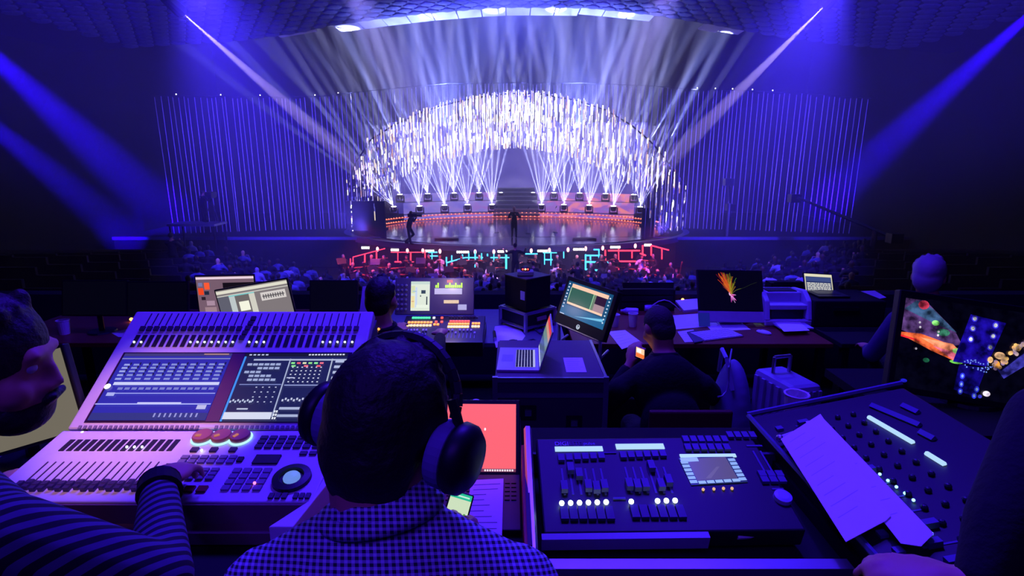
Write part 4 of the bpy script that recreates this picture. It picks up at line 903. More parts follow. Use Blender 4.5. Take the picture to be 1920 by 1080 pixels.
bm = {n: MB().box((0, 0, .004), (.017, .019, .008)).mesh('button', g) for n, g in gm.items()}; bdk = MB().box((0, 0, .004), (.014, .03, .008)).mesh('button', btn_d); fc = MB().box((0, 0, .006), (.012, .024, .012)).mesh('fader_cap', mat('fader_white', c(210, 205, 230), .4)); fs = MB().box((0, 0, .0006), (.004, .075, .001)).mesh('fader_line', mat('fader_line_l', c(150, 140, 190), .5))
def mxrow(n, u0, u1, v, cnt):
    for i in range(cnt): inst('button', bm[n] if n else bdk, mx_l, Mx @ T(lerp(u0, u1, i / max(1, cnt - 1)) * wx, v * hx, 0))
mxrow('green', .10, .30, .90, 7); mxrow('orange', .07, .34, .72, 8); mxrow('amber', .07, .34, .60, 8); mxrow(None, .56, .90, .93, 10); mxrow('red', .58, .80, .76, 7); mxrow('orange', .57, .80, .66, 8); mxrow('amber', .57, .80, .55, 8); mxrow('orange', .86, .93, .68, 3); mxrow('amber', .86, .93, .56, 3); mxrow('red', .40, .47, .74, 2); mxrow('orange', .39, .43, .64, 2); mxrow('red', .46, .46, .9, 1); mxrow('green', .01, .01, .58, 1); mxrow('white', .36, .36, .9, 1)
for i in range(16):
    u = (.06 + i * .036) if i < 8 else (.58 + (i - 8) * .045); inst('fader_line', fs, mx_l, Mx @ T(u * wx, .24 * hx, 0)); inst('fader_cap', fc, mx_l, Mx @ T(u * wx, (.40 if i % 5 else .3) * hx, 0))
point('mixer_lamp', Mk @ V((.7 * wk, hk * .9, .16)), 1.6, (1, .72, .85), .04)
p = G(925, 640, T2); t = thing('gooseneck_lamp', 'thin black microphone lying on the table beside the mixing console', 'microphone', p); MB().tube(p + V((.0, .2, .012)), p + V((.012, .03, .012)), .011, .014, 8).build('body', black_plastic, t); MB().tube(p + V((.012, .03, .012)), p + V((.014, -.0, .012)), .013, .013, 8).build('tip', steel, t)

# ---- black box on a small road case
q = G(990, 622, T2); Rb = RZ(radians(40)); bo = V((q.x + .0, q.y + .20, T2))
t = thing('road_case', 'low road case with metal edges under the black box in the lower row', 'case', bo); Mb = T(*bo) @ Rb
MB(Mb).box((0, 0, .085), (.30, .30, .13)).build('case_body', black_plastic, t)
for s in (-1, 1):
    for ax in (0, 1):
        for z in (.03, .145):
            a = V((.155 * s, -.155, z)) if ax == 0 else V((-.155, .155 * s, z)); b = V((.155 * s, .155, z)) if ax == 0 else V((.155, .155 * s, z)); MB(Mb).tube(a, b, .013, .013, 6).build('edge_trim', steel, t)
    for s2 in (-1, 1): MB(Mb).tube((s * .155, s2 * .155, 0), (s * .155, s2 * .155, .15), .016, .016, 8).build('corner_trim', steel, t)
MB(Mb).box((0, -.168, .09), (.10, .012, .03)).build('handle', steel, t)
bt_ = bo + V((0, 0, .16)); t = thing('black_box', 'square black box turned corner-on, standing on the road case', 'box', bt_); MB(T(*bt_) @ Rb).box((0, 0, .125), (.26, .26, .25)).build('box_body', black_matt, t, bevel=.004)
MB(T(*bt_) @ Rb).box((-.1312, -.09, .12), (.003, .05, .07)).build('label_plate', mat('lilac_label', c(160, 150, 230), .5), t); MB(T(*bt_) @ Rb).box((0, 0, .252), (.265, .265, .008)).build('lid', mat('grey_lid', c(58, 56, 64), .5), t)
tp = bt_ + V((-.02, -.02, .258)); t = thing('desk_device', 'small grey gadget with a glowing red dial on top of the black box', 'device', tp)
MB(T(*tp)).box((0, 0, .018), (.13, .11, .034)).build('body', mat('grey_gadget', c(120, 118, 130), .5), t, bevel=.006); MB(T(*tp)).lathe([(.038, .036), (.036, .06), (.02, .07)], n=16).build('dial', black_plastic, t)
for k, cc in enumerate(('red', 'amber', 'red')): MB(T(*tp)).ball((-.02 + .02 * k, -.038, .052), .008, 8, 5).build('dial_light', gm[cc], t)

# ---- all-in-one computer turned to the left
M, w, h = frame3(D(1049, 586, 4.1), D(1130, 619, 3.75), D(1065, 525, 4.1))
items = [('r', 0, .0, 1, .30, c(30, 100, 150)), ('r', .10, .84, .92, .95, c(250, 205, 175)), ('r', .10, .34, .90, .40, c(255, 210, 180)), ('r', .10, .40, .62, .84, c(50, 96, 84)), ('r', .62, .40, .68, .84, c(110, 130, 110)), ('r', .68, .60, .90, .84, c(44, 20, 50)), ('r', .68, .40, .90, .60, c(170, 140, 150)), ('l', [(.62, .4), (.62, .84)], .012, c(160, 230, 170)), ('l', [(.1, .4), (.1, .84)], .012, c(190, 230, 190)), ('p', [(.35, .06), (.95, .28), (.95, .2)], c(120, 200, 235))]
items += [('e', .04, .92 - k * .10, .018, .022, c(215, 225, 250)) for k in range(8)] + [('e', .96, .88 - k * .10, .016, .022, c(200, 225, 245)) for k in range(8)] + [('r', .02, .01, .12, .03, c(220, 230, 250))]
t = monitor('large black all-in-one computer tilted back and turned left in the middle of the lower row', M, w, h, .03, items, c(22, 78, 120), name='desktop_computer', chin=.045, depth=.045)
MB(M).ring((w * .5, -.045, .003), .015, .0022, 20, 5).build('round_logo', glow('logo_glow', (.75, .85, 1), .8), t)
for fs_ in ('h', 'p'):
    cu = bpy.data.curves.new('logo_letter', 'FONT'); cu.body = fs_; cu.size = .024; cu.extrude = .0008; cu.shear = .3; to = bpy.data.objects.new('t', cu); C.objects.link(to)
    me = bpy.data.meshes.new_from_object(to.evaluated_get(bpy.context.evaluated_depsgraph_get())); bpy.data.objects.remove(to); me.materials.append(glow('logo_glow', (.75, .85, 1), .8)); inst('logo_letter', me, t, M @ T(w * .5 - (.011 if fs_ == 'h' else -.0005), -.053, .003))
for s in (0, 1):
    a = M @ V((w * (.02 if s == 0 else .98), -.075, -.02)); f = V((a.x + .0, a.y - .02, T2 + .008)); MB().tube(a, f, .012, .012, 8).build('stand_leg', steel, t); MB().tube(f, f + V((.08, .16, 0)), .010, .010, 8).build('stand_foot', steel, t)
a = M @ V((w * .02, -.078, -.01)); b = M @ V((w * .98, -.078, -.01)); MB().tube(a, b, .009, .009, 8).build('stand_bar', steel, t)
spot('screen_spill', M @ V((w / 2, h * .5, .25)), M @ V((w * .3, -.3, .05)), 40, 1.2, (.25, .55, 1), .9, .1)

# ---- tall flight case with the silver laptop
CZ_ = .5; x0, x1, y0, y1 = -.09, .50, 2.78, 3.40
fc_ = thing('flight_case', 'tall dark flight case with pale metal edges in the middle, carrying the silver laptop', 'case', ((x0 + x1) / 2, 3.1, F2))
MB().b2((x0, y0, F2 + .08), (x1, y1, CZ_ - .01)).build('case_body', mat('plum_board', c(72, 44, 84), .6), fc_); MB().b2((x0 + .01, y0 + .01, CZ_ - .012), (x1 - .01, y1 - .01, CZ_)).build('case_lid', mat('plum_lid', c(92, 58, 92), .5), fc_)
for z in (CZ_ - .012, CZ_ - .10, F2 + .1):
    MB().b2((x0 - .006, y0 - .008, z - .014), (x1 + .006, y0 + .008, z + .012)).build('edge_trim', steel, fc_); MB().b2((x1 - .008, y0, z - .014), (x1 + .008, y1, z + .012)).build('edge_trim', steel, fc_)
for x in (x0, x1): MB().b2((x - .014, y0 - .010, F2 + .08), (x + .014, y0 + .01, CZ_ + .004)).build('corner_trim', steel, fc_)
for fx, fz_ in ((.30, .30), (.72, .24)):
    p = V((lerp(x0, x1, fx), y0 - .004, fz_)); MB().box(p, (.085, .012, .08)).build('latch_plate', dark_metal, fc_); MB().box(p + V((0, -.010, .0)), (.035, .012, .03)).build('latch', steel, fc_)
MB().b2((x1 - .16, y0 - .012, .02), (x1 - .03, y0 - .004, .08)).build('handle_plate', dark_metal, fc_); MB().path([(x1 - .14, y0 - .02, .06), (x1 - .14, y0 - .03, .035), (x1 - .05, y0 - .03, .035), (x1 - .05, y0 - .02, .06)], .008).build('handle', steel, fc_)
for x in (x0 + .06, x1 - .06):
    for y in (y0 + .06, y1 - .06): MB().tube((x - .02, y, F2 + .04), (x + .02, y, F2 + .04), .04, .04, 12).build('caster', black_plastic, fc_)
a, b, e = G(931, 697, CZ_ + .004), G(1011, 698, CZ_ + .004), G(941, 650, CZ_ + .004); ML, w, d = frame3(a, b, e); d = min(d, .36)
lt = thing('laptop', 'open silver laptop with a dark keyboard turned to the left on the flight case', 'laptop', a + V((0, 0, -.003)))
MB(ML).b2((0, 0, -.003), (w, d, .013)).build('base', alu, lt, bevel=.003); MB(ML).b2((.10, .04, .0125), (w - .02, d - .04, .0136)).build('keyboard_well', black_plastic, lt)
km = MB().box((0, 0, .002), (.0125, .0165, .003)).mesh('key', mat('key_black', c(20, 20, 24), .4)); kg = glow('key_glow', (.6, .62, 1), .7)
gw = MB(ML).b2((.101, .041, .0136), (w - .021, d - .041, .0139)); gw.build('key_backlight', kg, lt)
for i in range(6):
    for j in range(13): inst('key', km, lt, ML @ T(.109 + i * .0165, .05 + j * (d - .1) / 12.4, .0136))
MB(ML).b2((.02, d * .35, .0128), (.085, d * .65, .0134)).build('trackpad', mat('trackpad', c(170, 170, 180), .4), lt)
hb, ht, tb = D(1011, 697, 2.98), D(1008, 655, 3.42), None
O = ML @ V((w, d, .014)); E_ = ML @ V((w, 0, .014)); upv = V((.30, 0, .95)).normalized()
MS = frame3(O, E_, O + upv)[0]; hh = .225; ws = (E_ - O).length
MB(MS).b2((0, 0, -.007), (ws, hh, 0)).build('lid', alu, lt, bevel=.002)
screen(lt, MS @ T(.008, .012, 0), ws - .016, hh - .022, c(70, 92, 100), [('r', 0, .86, 1, 1, c(225, 60, 60)), ('r', 0, .70, 1, .86, c(200, 150, 120)), ('r', 0, .0, 1, .06, c(190, 195, 215)), ('r', .0, .45, 1, .70, c(110, 140, 120))] + [('r', .05 + k * .09, .01, .09 + k * .09, .05, c(240, 240, 250)) for k in range(9)])
sheet('white printed sheet on the flight case right of the silver laptop', [(1056, 671), (1092, 671), (1100, 698), (1062, 698)], CZ_, lines=6)
sheet('crumpled white paper on the table under the black box', [(928, 612), (968, 608), (985, 630), (972, 648), (930, 652), (925, 630)], T2)
p = G(962, 645, T2); t = thing('computer_mouse', 'black computer mouse on the paper behind the silver laptop', 'mouse', p); MB(T(*p)).ball((0, 0, .012), (.045, .032, .022), 14, 8).build('body', black_plastic, t); MB(T(*p)).tube((.012, 0, .028), (.030, 0, .028), .005).build('wheel', dark_metal, t)
cab = mat('blue_black_cable', c(60, 60, 90), .5)
for k, pts in enumerate(([(1000, 615), (1012, 625), (1020, 622), (1016, 612), (1004, 618), (1022, 632)], [(985, 640), (1000, 636), (1012, 642), (1024, 634), (1034, 640)], [(958, 600), (975, 606), (992, 612), (1008, 616)])):
    P = [G(*q, T2 + .008) for q in pts]; tag(MB().path(P, .005, 6).build('cable', cab, None, loc=P[0]), ('looped dark cable on the table below the black box', 'wavy cable on the table behind the silver laptop', 'cable running from under the road case')[k], 'cable')
p = G(1040, 652, T2); t = thing('power_adapter', 'small white power adapter on the table behind the silver laptop', 'adapter', p); MB(T(*p)).box((0, 0, .022), (.05, .05, .044)).build('body', white_plastic, t, bevel=.006); MB(T(*p)).tube((.0, -.03, .02), (0, -.06, .01), .008).build('plug', black_plastic, t)

# ---- right-hand table: big screen with a plume, printer, papers
M, w, h = frame3(D(1313, 580, 4.55), D(1432, 582, 4.55), D(1318, 508, 4.62))
pl = []
random.seed(9)
for k in range(120):
    ang = random.gauss(0, .30); L = random.uniform(.25, .62); x0_, y0_ = .50, .36; pts = [(x0_, y0_)]; aa = ang * .5 + .05
    for s in range(5): aa += ang * .16 + random.uniform(-.08, .06); pts.append((pts[-1][0] + sin(aa - .25) * L * .13, pts[-1][1] + cos(aa) * L * .2))
    col = (c(255, 60, 20), c(255, 110, 30), c(255, 90, 60), c(230, 170, 30), c(255, 40, 60))[k % 5] if ang < .12 else (c(160, 170, 30), c(220, 150, 40))[k % 2]; pl.append(('l', pts, .0035, tuple(q * random.uniform(.25, 1) for q in col[:3]) + (1,)))
for k in range(26):
    aa = 2.5 + random.uniform(-.35, .2); pl.append(('l', [(.49, .4), (.49 + sin(aa) * .14 * random.random(), .4 + cos(aa) * .26 * random.random())], .005, (c(255, 90, 190), c(200, 60, 180), c(230, 190, 255))[k % 3]))
pl += [('l', [(.58, .5), (.72, .58), (.82, .66), (.92, .72)], .004, c(40, 50, 20)), ('e', .485, .42, .02, .06, c(255, 200, 255))]
t = monitor('black screen with a red and orange colour plume on the right-hand table', M, w, h, .012, pl, c(2, 2, 4), name='desktop_computer')
MB(M).b2((-.012, -.10, -.028), (w + .012, -.012, -.001)).build('chin', alu, t); ce = M @ V((w / 2, -.06, -.03)); MB().b2((ce.x - .09, ce.y + .0, T2 + .006), (ce.x + .09, ce.y + .02, ce.z)).build('stand', alu, t); MB().b2((ce.x - .10, ce.y - .10, T2), (ce.x + .10, ce.y + .08, T2 + .007)).build('stand_foot', alu, t)
p = M @ V((.02, -.10, .012)); t = thing('sticky_note', 'green sticky note hanging from the lower left corner of the plume screen', 'note', p); MB(M).b2((-.02, -.145, .003), (.07, -.03, .006)).build('note', mat('green_note', c(110, 225, 140), .7), t)
pr = G(1478, 612, T2); t = thing('printer', 'pale laser printer with an open paper tray at the end of the right-hand table', 'printer', pr); px_ = pr.x; py_ = pr.y + .16
prm = mat('printer_shell', c(190, 190, 215), .5)
m = MB(T(px_, py_, T2)); m.prism([(-.19, -.16), (.19, -.16), (.19, .17), (-.19, .17)], .0, .05); m.build('lower_body', prm, t, bevel=.01)
for s in (-1, 1):
    m = MB(T(px_ + s * .17, py_, T2) @ Matrix.Rotation(pi / 2, 4, 'Z') @ Matrix.Rotation(pi / 2, 4, 'X')); m.prism([(-.16, .05), (.17, .05), (.17, .25), (-.02, .27), (-.12, .20)], -.02, .02); m.build('side_panel', prm, t, bevel=.008)
MB(T(px_, py_, T2)).b2((-.15, -.02, .06), (.15, .17, .25)).build('rear_body', prm, t, bevel=.01); MB(T(px_, py_, T2)).b2((-.15, -.13, .13), (.15, -.01, .17)).build('output_bridge', prm, t, bevel=.008); MB(T(px_, py_, T2)).b2((-.13, -.12, .05), (.13, .0, .125)).build('paper_slot', black_plastic, t); MB(T(px_, py_, T2)).b2((-.12, .0, .251), (.12, .12, .256)).build('top_recess', black_plastic, t)
MB(T(px_, py_, T2)).b2((-.13, -.30, .02), (.13, -.15, .03)).build('paper_tray', prm, t)
sheet('sheet of paper in the open tray of the printer', [(1453, 604), (1500, 604), (1518, 620), (1470, 622)], T2 + .034)
kbp = frame3(G(1322, 641, T2), G(1394, 632, T2), G(1312, 624, T2)); M, w, d = kbp
t = thing('keyboard', 'white computer keyboard on the right-hand table', 'keyboard', M.translation); MB(M).b2((0, 0, 0), (w, d, .012)).build('keyboard_tray', alu, t, bevel=.003); km2 = MB().box((0, 0, .0015), (w / 15.5, d / 6.2, .004)).mesh('key', white_plastic)
for i in range(13):
    for j in range(5): inst('key', km2, t, M @ T(w * (i + .6) / 13.2, d * (j + .6) / 5.2, .012))
p = G(1432, 625, T2); t = thing('computer_mouse', 'white computer mouse on the right-hand table beside the printer', 'mouse', p); MB(T(*p) @ RZ(.7)).ball((0, 0, .008), (.035, .06, .018), 14, 8).build('body', white_plastic, t); MB(T(*p) @ RZ(.7)).tube((0, .02, .023), (0, .035, .021), .004).build('wheel', btn_d, t)
sheet('large score sheet with pencilled lines left of the plume screen', [(1256, 592), (1312, 588), (1330, 612), (1264, 618)], T2, lines=7)
sheet('second large sheet under the plume screen', [(1318, 604), (1376, 600), (1408, 618), (1336, 622)], T2 + .001, lines=6)
sheet('open white book on the far edge of the right-hand table, left of the plume screen', [(1266, 567), (1312, 563), (1312, 583), (1282, 586)], T2, th=.02, name='book')
sheet('sheet lying near the edge of the right-hand table beside the seated man', [(1270, 622), (1300, 618), (1318, 640), (1284, 642)], T2 + .003, lines=4)
sheet('thin notebook with a dark cover in front of the white keyboard', [(1288, 624), (1308, 620), (1318, 641), (1302, 644)], T2 + .006, mat('dark_cover', c(70, 66, 96), .6), th=.008, name='notebook')
sheet('white annotated sheet at the left end of the right-hand table', [(1140, 622), (1172, 619), (1203, 642), (1166, 655)], T2 + .001, lines=5)
sheet('yellow-green sticky note by the white mouse', [(1412, 606), (1430, 604), (1437, 612), (1418, 613)], T2, mat('lime_note', c(190, 235, 60), .7), name='sticky_note')
for k, (px, py, cc, l) in enumerate(((1403, 601, (110, 220, 120), 'small green note cube under the plume screen'), (1396, 606, (220, 60, 110), 'small pink note cube under the plume screen'), (1412, 602, (170, 40, 60), 'small red note cube beside the green one'))):
    p = G(px, py, T2); tag(MB(T(*p) @ RZ(.4 * k)).box((0, 0, .012), (.05, .04, .024)).build('note_block', mat('note_%d' % k, c(*cc), .7), None, loc=p, bevel=.002), l, 'note block')
cup('white paper cup nearest the all-in-one computer on the right-hand table', G(1153, 612, T2), white_plastic, .10, .035); cup('white paper cup between the all-in-one computer and the seated man', G(1186, 612, T2), white_plastic, .11, .038)
for k, (px, py) in enumerate(((1208, 584), (1222, 580), (1234, 584), (1196, 590))):
    p = G(px, py, T2); t = thing('water_bottle', 'small pale bottle lying behind the seated man with the phone, %s from the left' % ('second', 'third', 'fourth', 'first')[k], 'bottle', p, group='bottles behind the seated man'); q = Matrix.Rotation(radians(90), 4, 'Y'); MB(T(p.x, p.y, T2 + .03) @ RZ(k) @ q).lathe([(.028, 0), (.03, .02), (.03, .10), (.012, .13)], n=12).build('body', mat('pale_bottle', c(200, 200, 235), .2), t); MB(T(p.x, p.y, T2 + .03) @ RZ(k) @ q).lathe([(.013, .131), (.013, .15)], n=10).build('bottle_cap', white_plastic, t)
P = [G(1212, 578, T2 + .06) + V((0, 0, .0))] + [G(1212, 585, T2) + V((.05 * k, 0, .10 * sin(pi * k / 6) + .01)) for k in range(7)]; tag(MB().path(P[1:], .005, 6).build('cable', white_plastic, None, loc=P[1]), 'white cable arching over the bottles behind the seated man', 'cable')
for px, py, l, g, r in ((1157, 572, 'red lamp on the parapet right of the all-in-one computer', gm['red'], .028), (1280, 562, 'orange lamp on the parapet left of the plume screen', glow('orange_led', (1, .3, .04), 9), .014), (1492, 541, 'orange lamp on the parapet between the plume screen and the small laptop', glow('orange_led', (1, .3, .04), 9), .014), (1597, 574, 'dim red lamp on the dark case at the right', gm['red'], .012)):
    lamp_dot(l, W(px, py, 5.13), g, r)
# rack behind the cups, dark boxes along the parapet
for x0_, x1_, y0_, y1_, l in ((1160, 1262, 540, 592, 'dark equipment rack with a red lamp behind the cups'), (1440, 1505, 528, 570, 'dark box behind the printer')):
    a = D(x0_, y1_, 5.0); b = D(x1_, y0_, 5.0); t = thing('equipment_rack', l, 'rack', (a.x, a.y, T2)); MB().b2((a.x, a.y - .02, T2), (b.x, a.y + .1, b.z)).build('rack_body', black_matt, t)
    for k in range(4): MB().b2((a.x + .02, a.y - .028, T2 + .03 + k * .06), (b.x - .02, a.y - .02, T2 + .08 + k * .06)).build('rack_unit', black_plastic, t)
# small laptop and dark case at the right
p0 = D(1500, 602, 4.6); bx = thing('storage_case', 'dark case under the small laptop right of the printer', 'case', (p0.x + .4, p0.y, T2)); q = D(1500, 556, 4.6)
MB().b2((p0.x + .05, p0.y - .1, T2), (p0.x + .62, p0.y + .3, q.z)).build('case_body', black_matt, bx, bevel=.01); MB().b2((p0.x + .2, p0.y - .11, q.z - .08), (p0.x + .4, p0.y - .098, q.z - .05)).build('handle', dark_metal, bx)
M, w, h = frame3(D(1511, 549, 4.75), D(1563, 552, 4.75), D(1512, 513, 4.8)); lt = thing('laptop', 'small open laptop showing lines of white text, right of the printer', 'laptop', M.translation)
MB(M).b2((-.008, -.008, -.01), (w + .008, h + .008, 0)).build('lid', black_plastic, lt, bevel=.002); o = M.translation; MB().b2((o.x - .01, o.y - .22, q.z + .001), (o.x + w + .01, o.y, q.z + .018)).build('base', black_plastic, lt, bevel=.002); MB().b2((o.x + .02, o.y - .14, q.z + .018), (o.x + w - .02, o.y - .03, q.z + .02)).build('keyboard', dark_metal, lt)
its = [('r', 0, .86, 1, 1, c(225, 220, 190)), ('r', 0, .0, .04, .86, c(200, 196, 170)), ('r', .96, 0, 1, .86, c(200, 196, 170)), ('r', .04, .62, .96, .84, c(60, 76, 130))]
random.seed(2)
for k in range(7):
    x = .07
    while x < .88: L = random.uniform(.05, .14); its.append(('r', x, .50 - k * .075, min(.92, x + L), .545 - k * .075, c(225, 225, 215))); x += L + .02
screen(lt, M, w, h, c(44, 54, 100), its)
sheet('white sheet hanging over the dark case right of the small laptop', [(1595, 547), (1640, 545), (1662, 558), (1640, 562)], q.z - .03)
# ================================================================== NEAR CONSOLES AT THE RIGHT
cs = mat('console_black', c(24, 24, 30), .5); kw = mat('lilac_key', c(84, 80, 124), .5); lcd = glow('lcd_strip', (.42, .66, 1), 1.1)
BL, BR, TLd = G(1020, 1000, .835), G(1512, 994, .835), G(1038, 822, .905)
Md, wd, hd = frame3(BL, BR, TLd)
dg_ = thing('lighting_console', 'black wide console in a flight case tray, two lit strips and a small grey screen', 'console', BL + V((.3, .2, DZ - BL.z)))
MB(Md).b2((0, 0, -.05), (wd, hd, 0)).build('panel', cs, dg_, bevel=.004); dg_p = dg_.children[0]
tr = thing('case_tray', 'open flight case tray with bright edges around the wide black console', 'case', (BL.x + .3, BL.y + .2, DZ))
e_l = BL + V((-.035, -.055, 0)); x_r = BR.x + .05; yb = TLd.y + .06
tb = mat('tray_board', c(60, 48, 84), .5)
MB().b2((e_l.x, e_l.y, DZ), (x_r + .08, yb, DZ + .012)).build('tray_floor', black_matt, tr)
m = MB(T(e_l.x, 0, 0) @ Matrix.Rotation(pi / 2, 4, 'Z') @ Matrix.Rotation(pi / 2, 4, 'X')); m.prism([(e_l.y, DZ), (yb, DZ), (yb, .90), (e_l.y, .84)], 0, .014); m.build('tray_wall', tb, tr); MB().b2((e_l.x, yb - .012, DZ), (x_r + .08, yb, .83)).build('tray_wall', tb, tr)
MB().b2((e_l.x, e_l.y - .012, DZ), (x_r, e_l.y, DZ + .035)).build('tray_wall', tb, tr); MB().b2((e_l.x - .004, e_l.y - .022, DZ + .03), (x_r + .01, e_l.y + .008, DZ + .048)).build('edge_trim', steel, tr)
MB().tube((e_l.x + .008, e_l.y - .02, .842), (e_l.x + .008, yb, .902), .011, .011, 6).build('edge_trim', steel, tr)
MB(Md).b2((-.006, -.02, -.03), (wd * .62, -.004, .004)).build('front_rail', mat('rail_grey', c(150, 150, 170), .4), dg_)
def D3(px, py):                        # pixel -> u, v on the console panel
    o = V((0, 0, EYE)); d = ray(px, py); n = Md.to_3x3() @ V((0, 0, 1)); t = (Md.translation - o).dot(n) / d.dot(n); q = Md.inverted() @ (o + d * t); return q.x, q.y
def drect(px0, py0, px1, py1, z, name, mt, z0=0):
    a = D3(px0, py1); b = D3(px1, py0); return MB(Md).b2((a[0], a[1], z0), (b[0], b[1], z)).build(name, mt, dg_)
drect(1041, 838, 1129, 847, .003, 'lit_strip', lcd); drect(1156, 833, 1243, 843, .003, 'lit_strip', lcd)
def letters(txt, px, py, size, mt, x_end=None):
    u, v = D3(px, py)
    for chx in txt.split('|'):
        cu = bpy.data.curves.new('lettering', 'FONT'); cu.body = chx; cu.size = size; cu.extrude = .0003; to = bpy.data.objects.new('t', cu); C.objects.link(to)
        me = bpy.data.meshes.new_from_object(to.evaluated_get(bpy.context.evaluated_depsgraph_get())); bpy.data.objects.remove(to); me.materials.append(mt); inst('lettering', me, dg_p, Md @ T(u, v, .0008))
letters('DIGI', 1040, 835.5, .019, mat('letter_white', c(200, 190, 240), .5)); letters('LITE', 1067, 835.0, .019, mat('letter_dim', c(70, 66, 120), .5)); letters('pulse', 1094, 834.5, .015, mat('letter_lilac', c(150, 140, 210), .5))
def at_panel(px, py, z=0): u, v = D3(px, py); return Md @ T(u, v, z)
kk = MB().box((0, 0, .004), (.016, .022, .008)).mesh('button', kw); kd = MB().box((0, 0, .004), (.018, .036, .008)).mesh('button', mat('key_dark', c(58, 52, 92), .5)); sq = MB().box((0, 0, .004), (.018, .018, .008)).mesh('button', kw)
fl_ = MB().box((0, 0, .0008), (.005, .085, .0016)).mesh('fader_line', kw); fcp = MB().box((0, 0, .008), (.016, .028, .014)).mesh('fader_cap', kw); wl = MB().ball((0, 0, .008), .0062, 10, 6).mesh('led', glow('bright_led', (.65, .85, 1), 6))
for bank, (xa, xb, ya, yb_, dx) in enumerate(((1052, 1127, 861, 857, 8), (1168, 1242, 856, 853, 20))):
    for i in range(6):
        f = i / 5; px = lerp(xa, xb, f); inst('button', kk, dg_p, at_panel(px, lerp(ya, yb_, f)))
        inst('fader_line', fl_, dg_p, at_panel(px + dx * .5, 903 - bank * 3)); py = (917, 882, 893, 915, 918, 915, 912, 914, 913, 878, 913, 905)[i + 6 * bank]; inst('fader_cap', fcp, dg_p, at_panel(px + dx * .5 + (py - 900) * .1, py))
        if not (bank == 1 and i in (1, 2)): inst('led', wl, dg_p, at_panel(lerp(1053, 1136, f) if bank == 0 else lerp(1183, 1265, f), 948 - bank * 3 - f * 2))
        inst('button', kd, dg_p, at_panel((lerp(1058, 1143, f) if bank == 0 else lerp(1190, 1276, f)), 965 - bank * 3))
for i in range(6):
    for j in range(2): inst('button', kk, dg_p, at_panel(1285 + i * 14.5 + j * 4, 826 + j * 15))
drect(1276, 852, 1378, 858.5, .003, 'lit_strip', lcd)
a = D3(1294, 910); b = D3(1380, 862)
def frame_screen():
    P = [D3(1296, 911), D3(1402, 905), D3(1279, 860)]; o = Md @ V((*P[0], .001)); M, w, h = frame3(o, Md @ V((*P[1], .001)), Md @ V((*P[2], .001)))
    it = [('r', .14, .14, .86, .96, c(86, 78, 108)), ('r', .02, .84, .34, .99, c(150, 180, 250)), ('p', [(.3, .2), (.6, .6), (.66, .6), (.4, .2)], c(100, 92, 120))]
    for k in range(6): it += [('r', .0, .06 + k * .14, .13, .165 + k * .14, c(140, 175, 255)), ('r', .875, .06 + k * .14, 1, .165 + k * .14, c(140, 175, 255))]
    for k in range(5): it.append(('r', .14 + k * .15, .01, .27 + k * .15, .11, c(150, 185, 255)))
    screen(dg_, M, w, h, c(30, 40, 90), it)
frame_screen()
for px, py in ((1318, 920), (1338, 919), (1356, 918), (1372, 918)): inst('button', MB().ball((0, 0, .004), .004, 6, 4).mesh('button', glow('amber_pin', (1, .6, .3), .8)), dg_p, at_panel(px, py))
for i in range(3):
    for j in range(2): inst('button', sq, dg_p, at_panel(1428 + i * 16 + j * 5, 891 + j * 11))
for i in range(4): inst('button', kk, dg_p, at_panel(1368 + i * 14, 818))
for k in range(2): inst('fader_line', fl_, dg_p, at_panel(1424 + k * 14, 868))
drect(1400, 835, 1428, 838, .002, 'lettering_bar', kw); drect(1448, 916, 1468, 919, .002, 'lettering_bar', kw); drect(1131, 849, 1155, 851, .003, 'bar', kw); drect(1150, 934, 1172, 938, .004, 'bar', kw)
MB(at_panel(1467, 935)).lathe([(.021, 0), (.020, .010), (.012, .013)], n=22).build('jog_wheel', mat('pale_wheel', c(170, 170, 215), .4), dg_)
P = [G(1382, 1006, .815), G(1480, 998, .815)]; t = thing('pen', 'pale pen lying on the front edge of the wide black console', 'pen', P[0]); MB().tube(P[0], lerp(P[0], P[1], .85), .0065, .0065, 8).build('barrel', white_plastic, t); MB().tube(lerp(P[0], P[1], .85), P[1], .0065, .002, 8).build('tip', steel, t)
p = G(1328, 1010, .80); t = thing('lighter', 'small olive box lying on the front edge of the wide black console', 'box', p); MB(T(*p) @ RZ(.05)).box((0, 0, .01), (.05, .022, .02)).build('body', mat('olive', c(70, 84, 50), .6), t, bevel=.003); MB(T(*p) @ RZ(.05)).box((-.03, 0, .01), (.014, .022, .018)).build('box_end', mat('pinkish', c(150, 110, 130), .5), t)
# board left of the wide console, red light put into its edge colour
p = G(990, 1015, DZ); t = thing('clipboard', 'thin upright board with a red-lit edge left of the wide black console', 'board', p); MB().b2((p.x - .006, .99, DZ), (p.x + .004, 1.40, .875)).build('board', mat('plum_board', c(72, 44, 84), .6), t); MB().b2((p.x - .012, .985, DZ), (p.x - .006, 1.40, .872)).build('red_lit_edge', mat('red_lit_edge', c(190, 40, 40), .5), t)

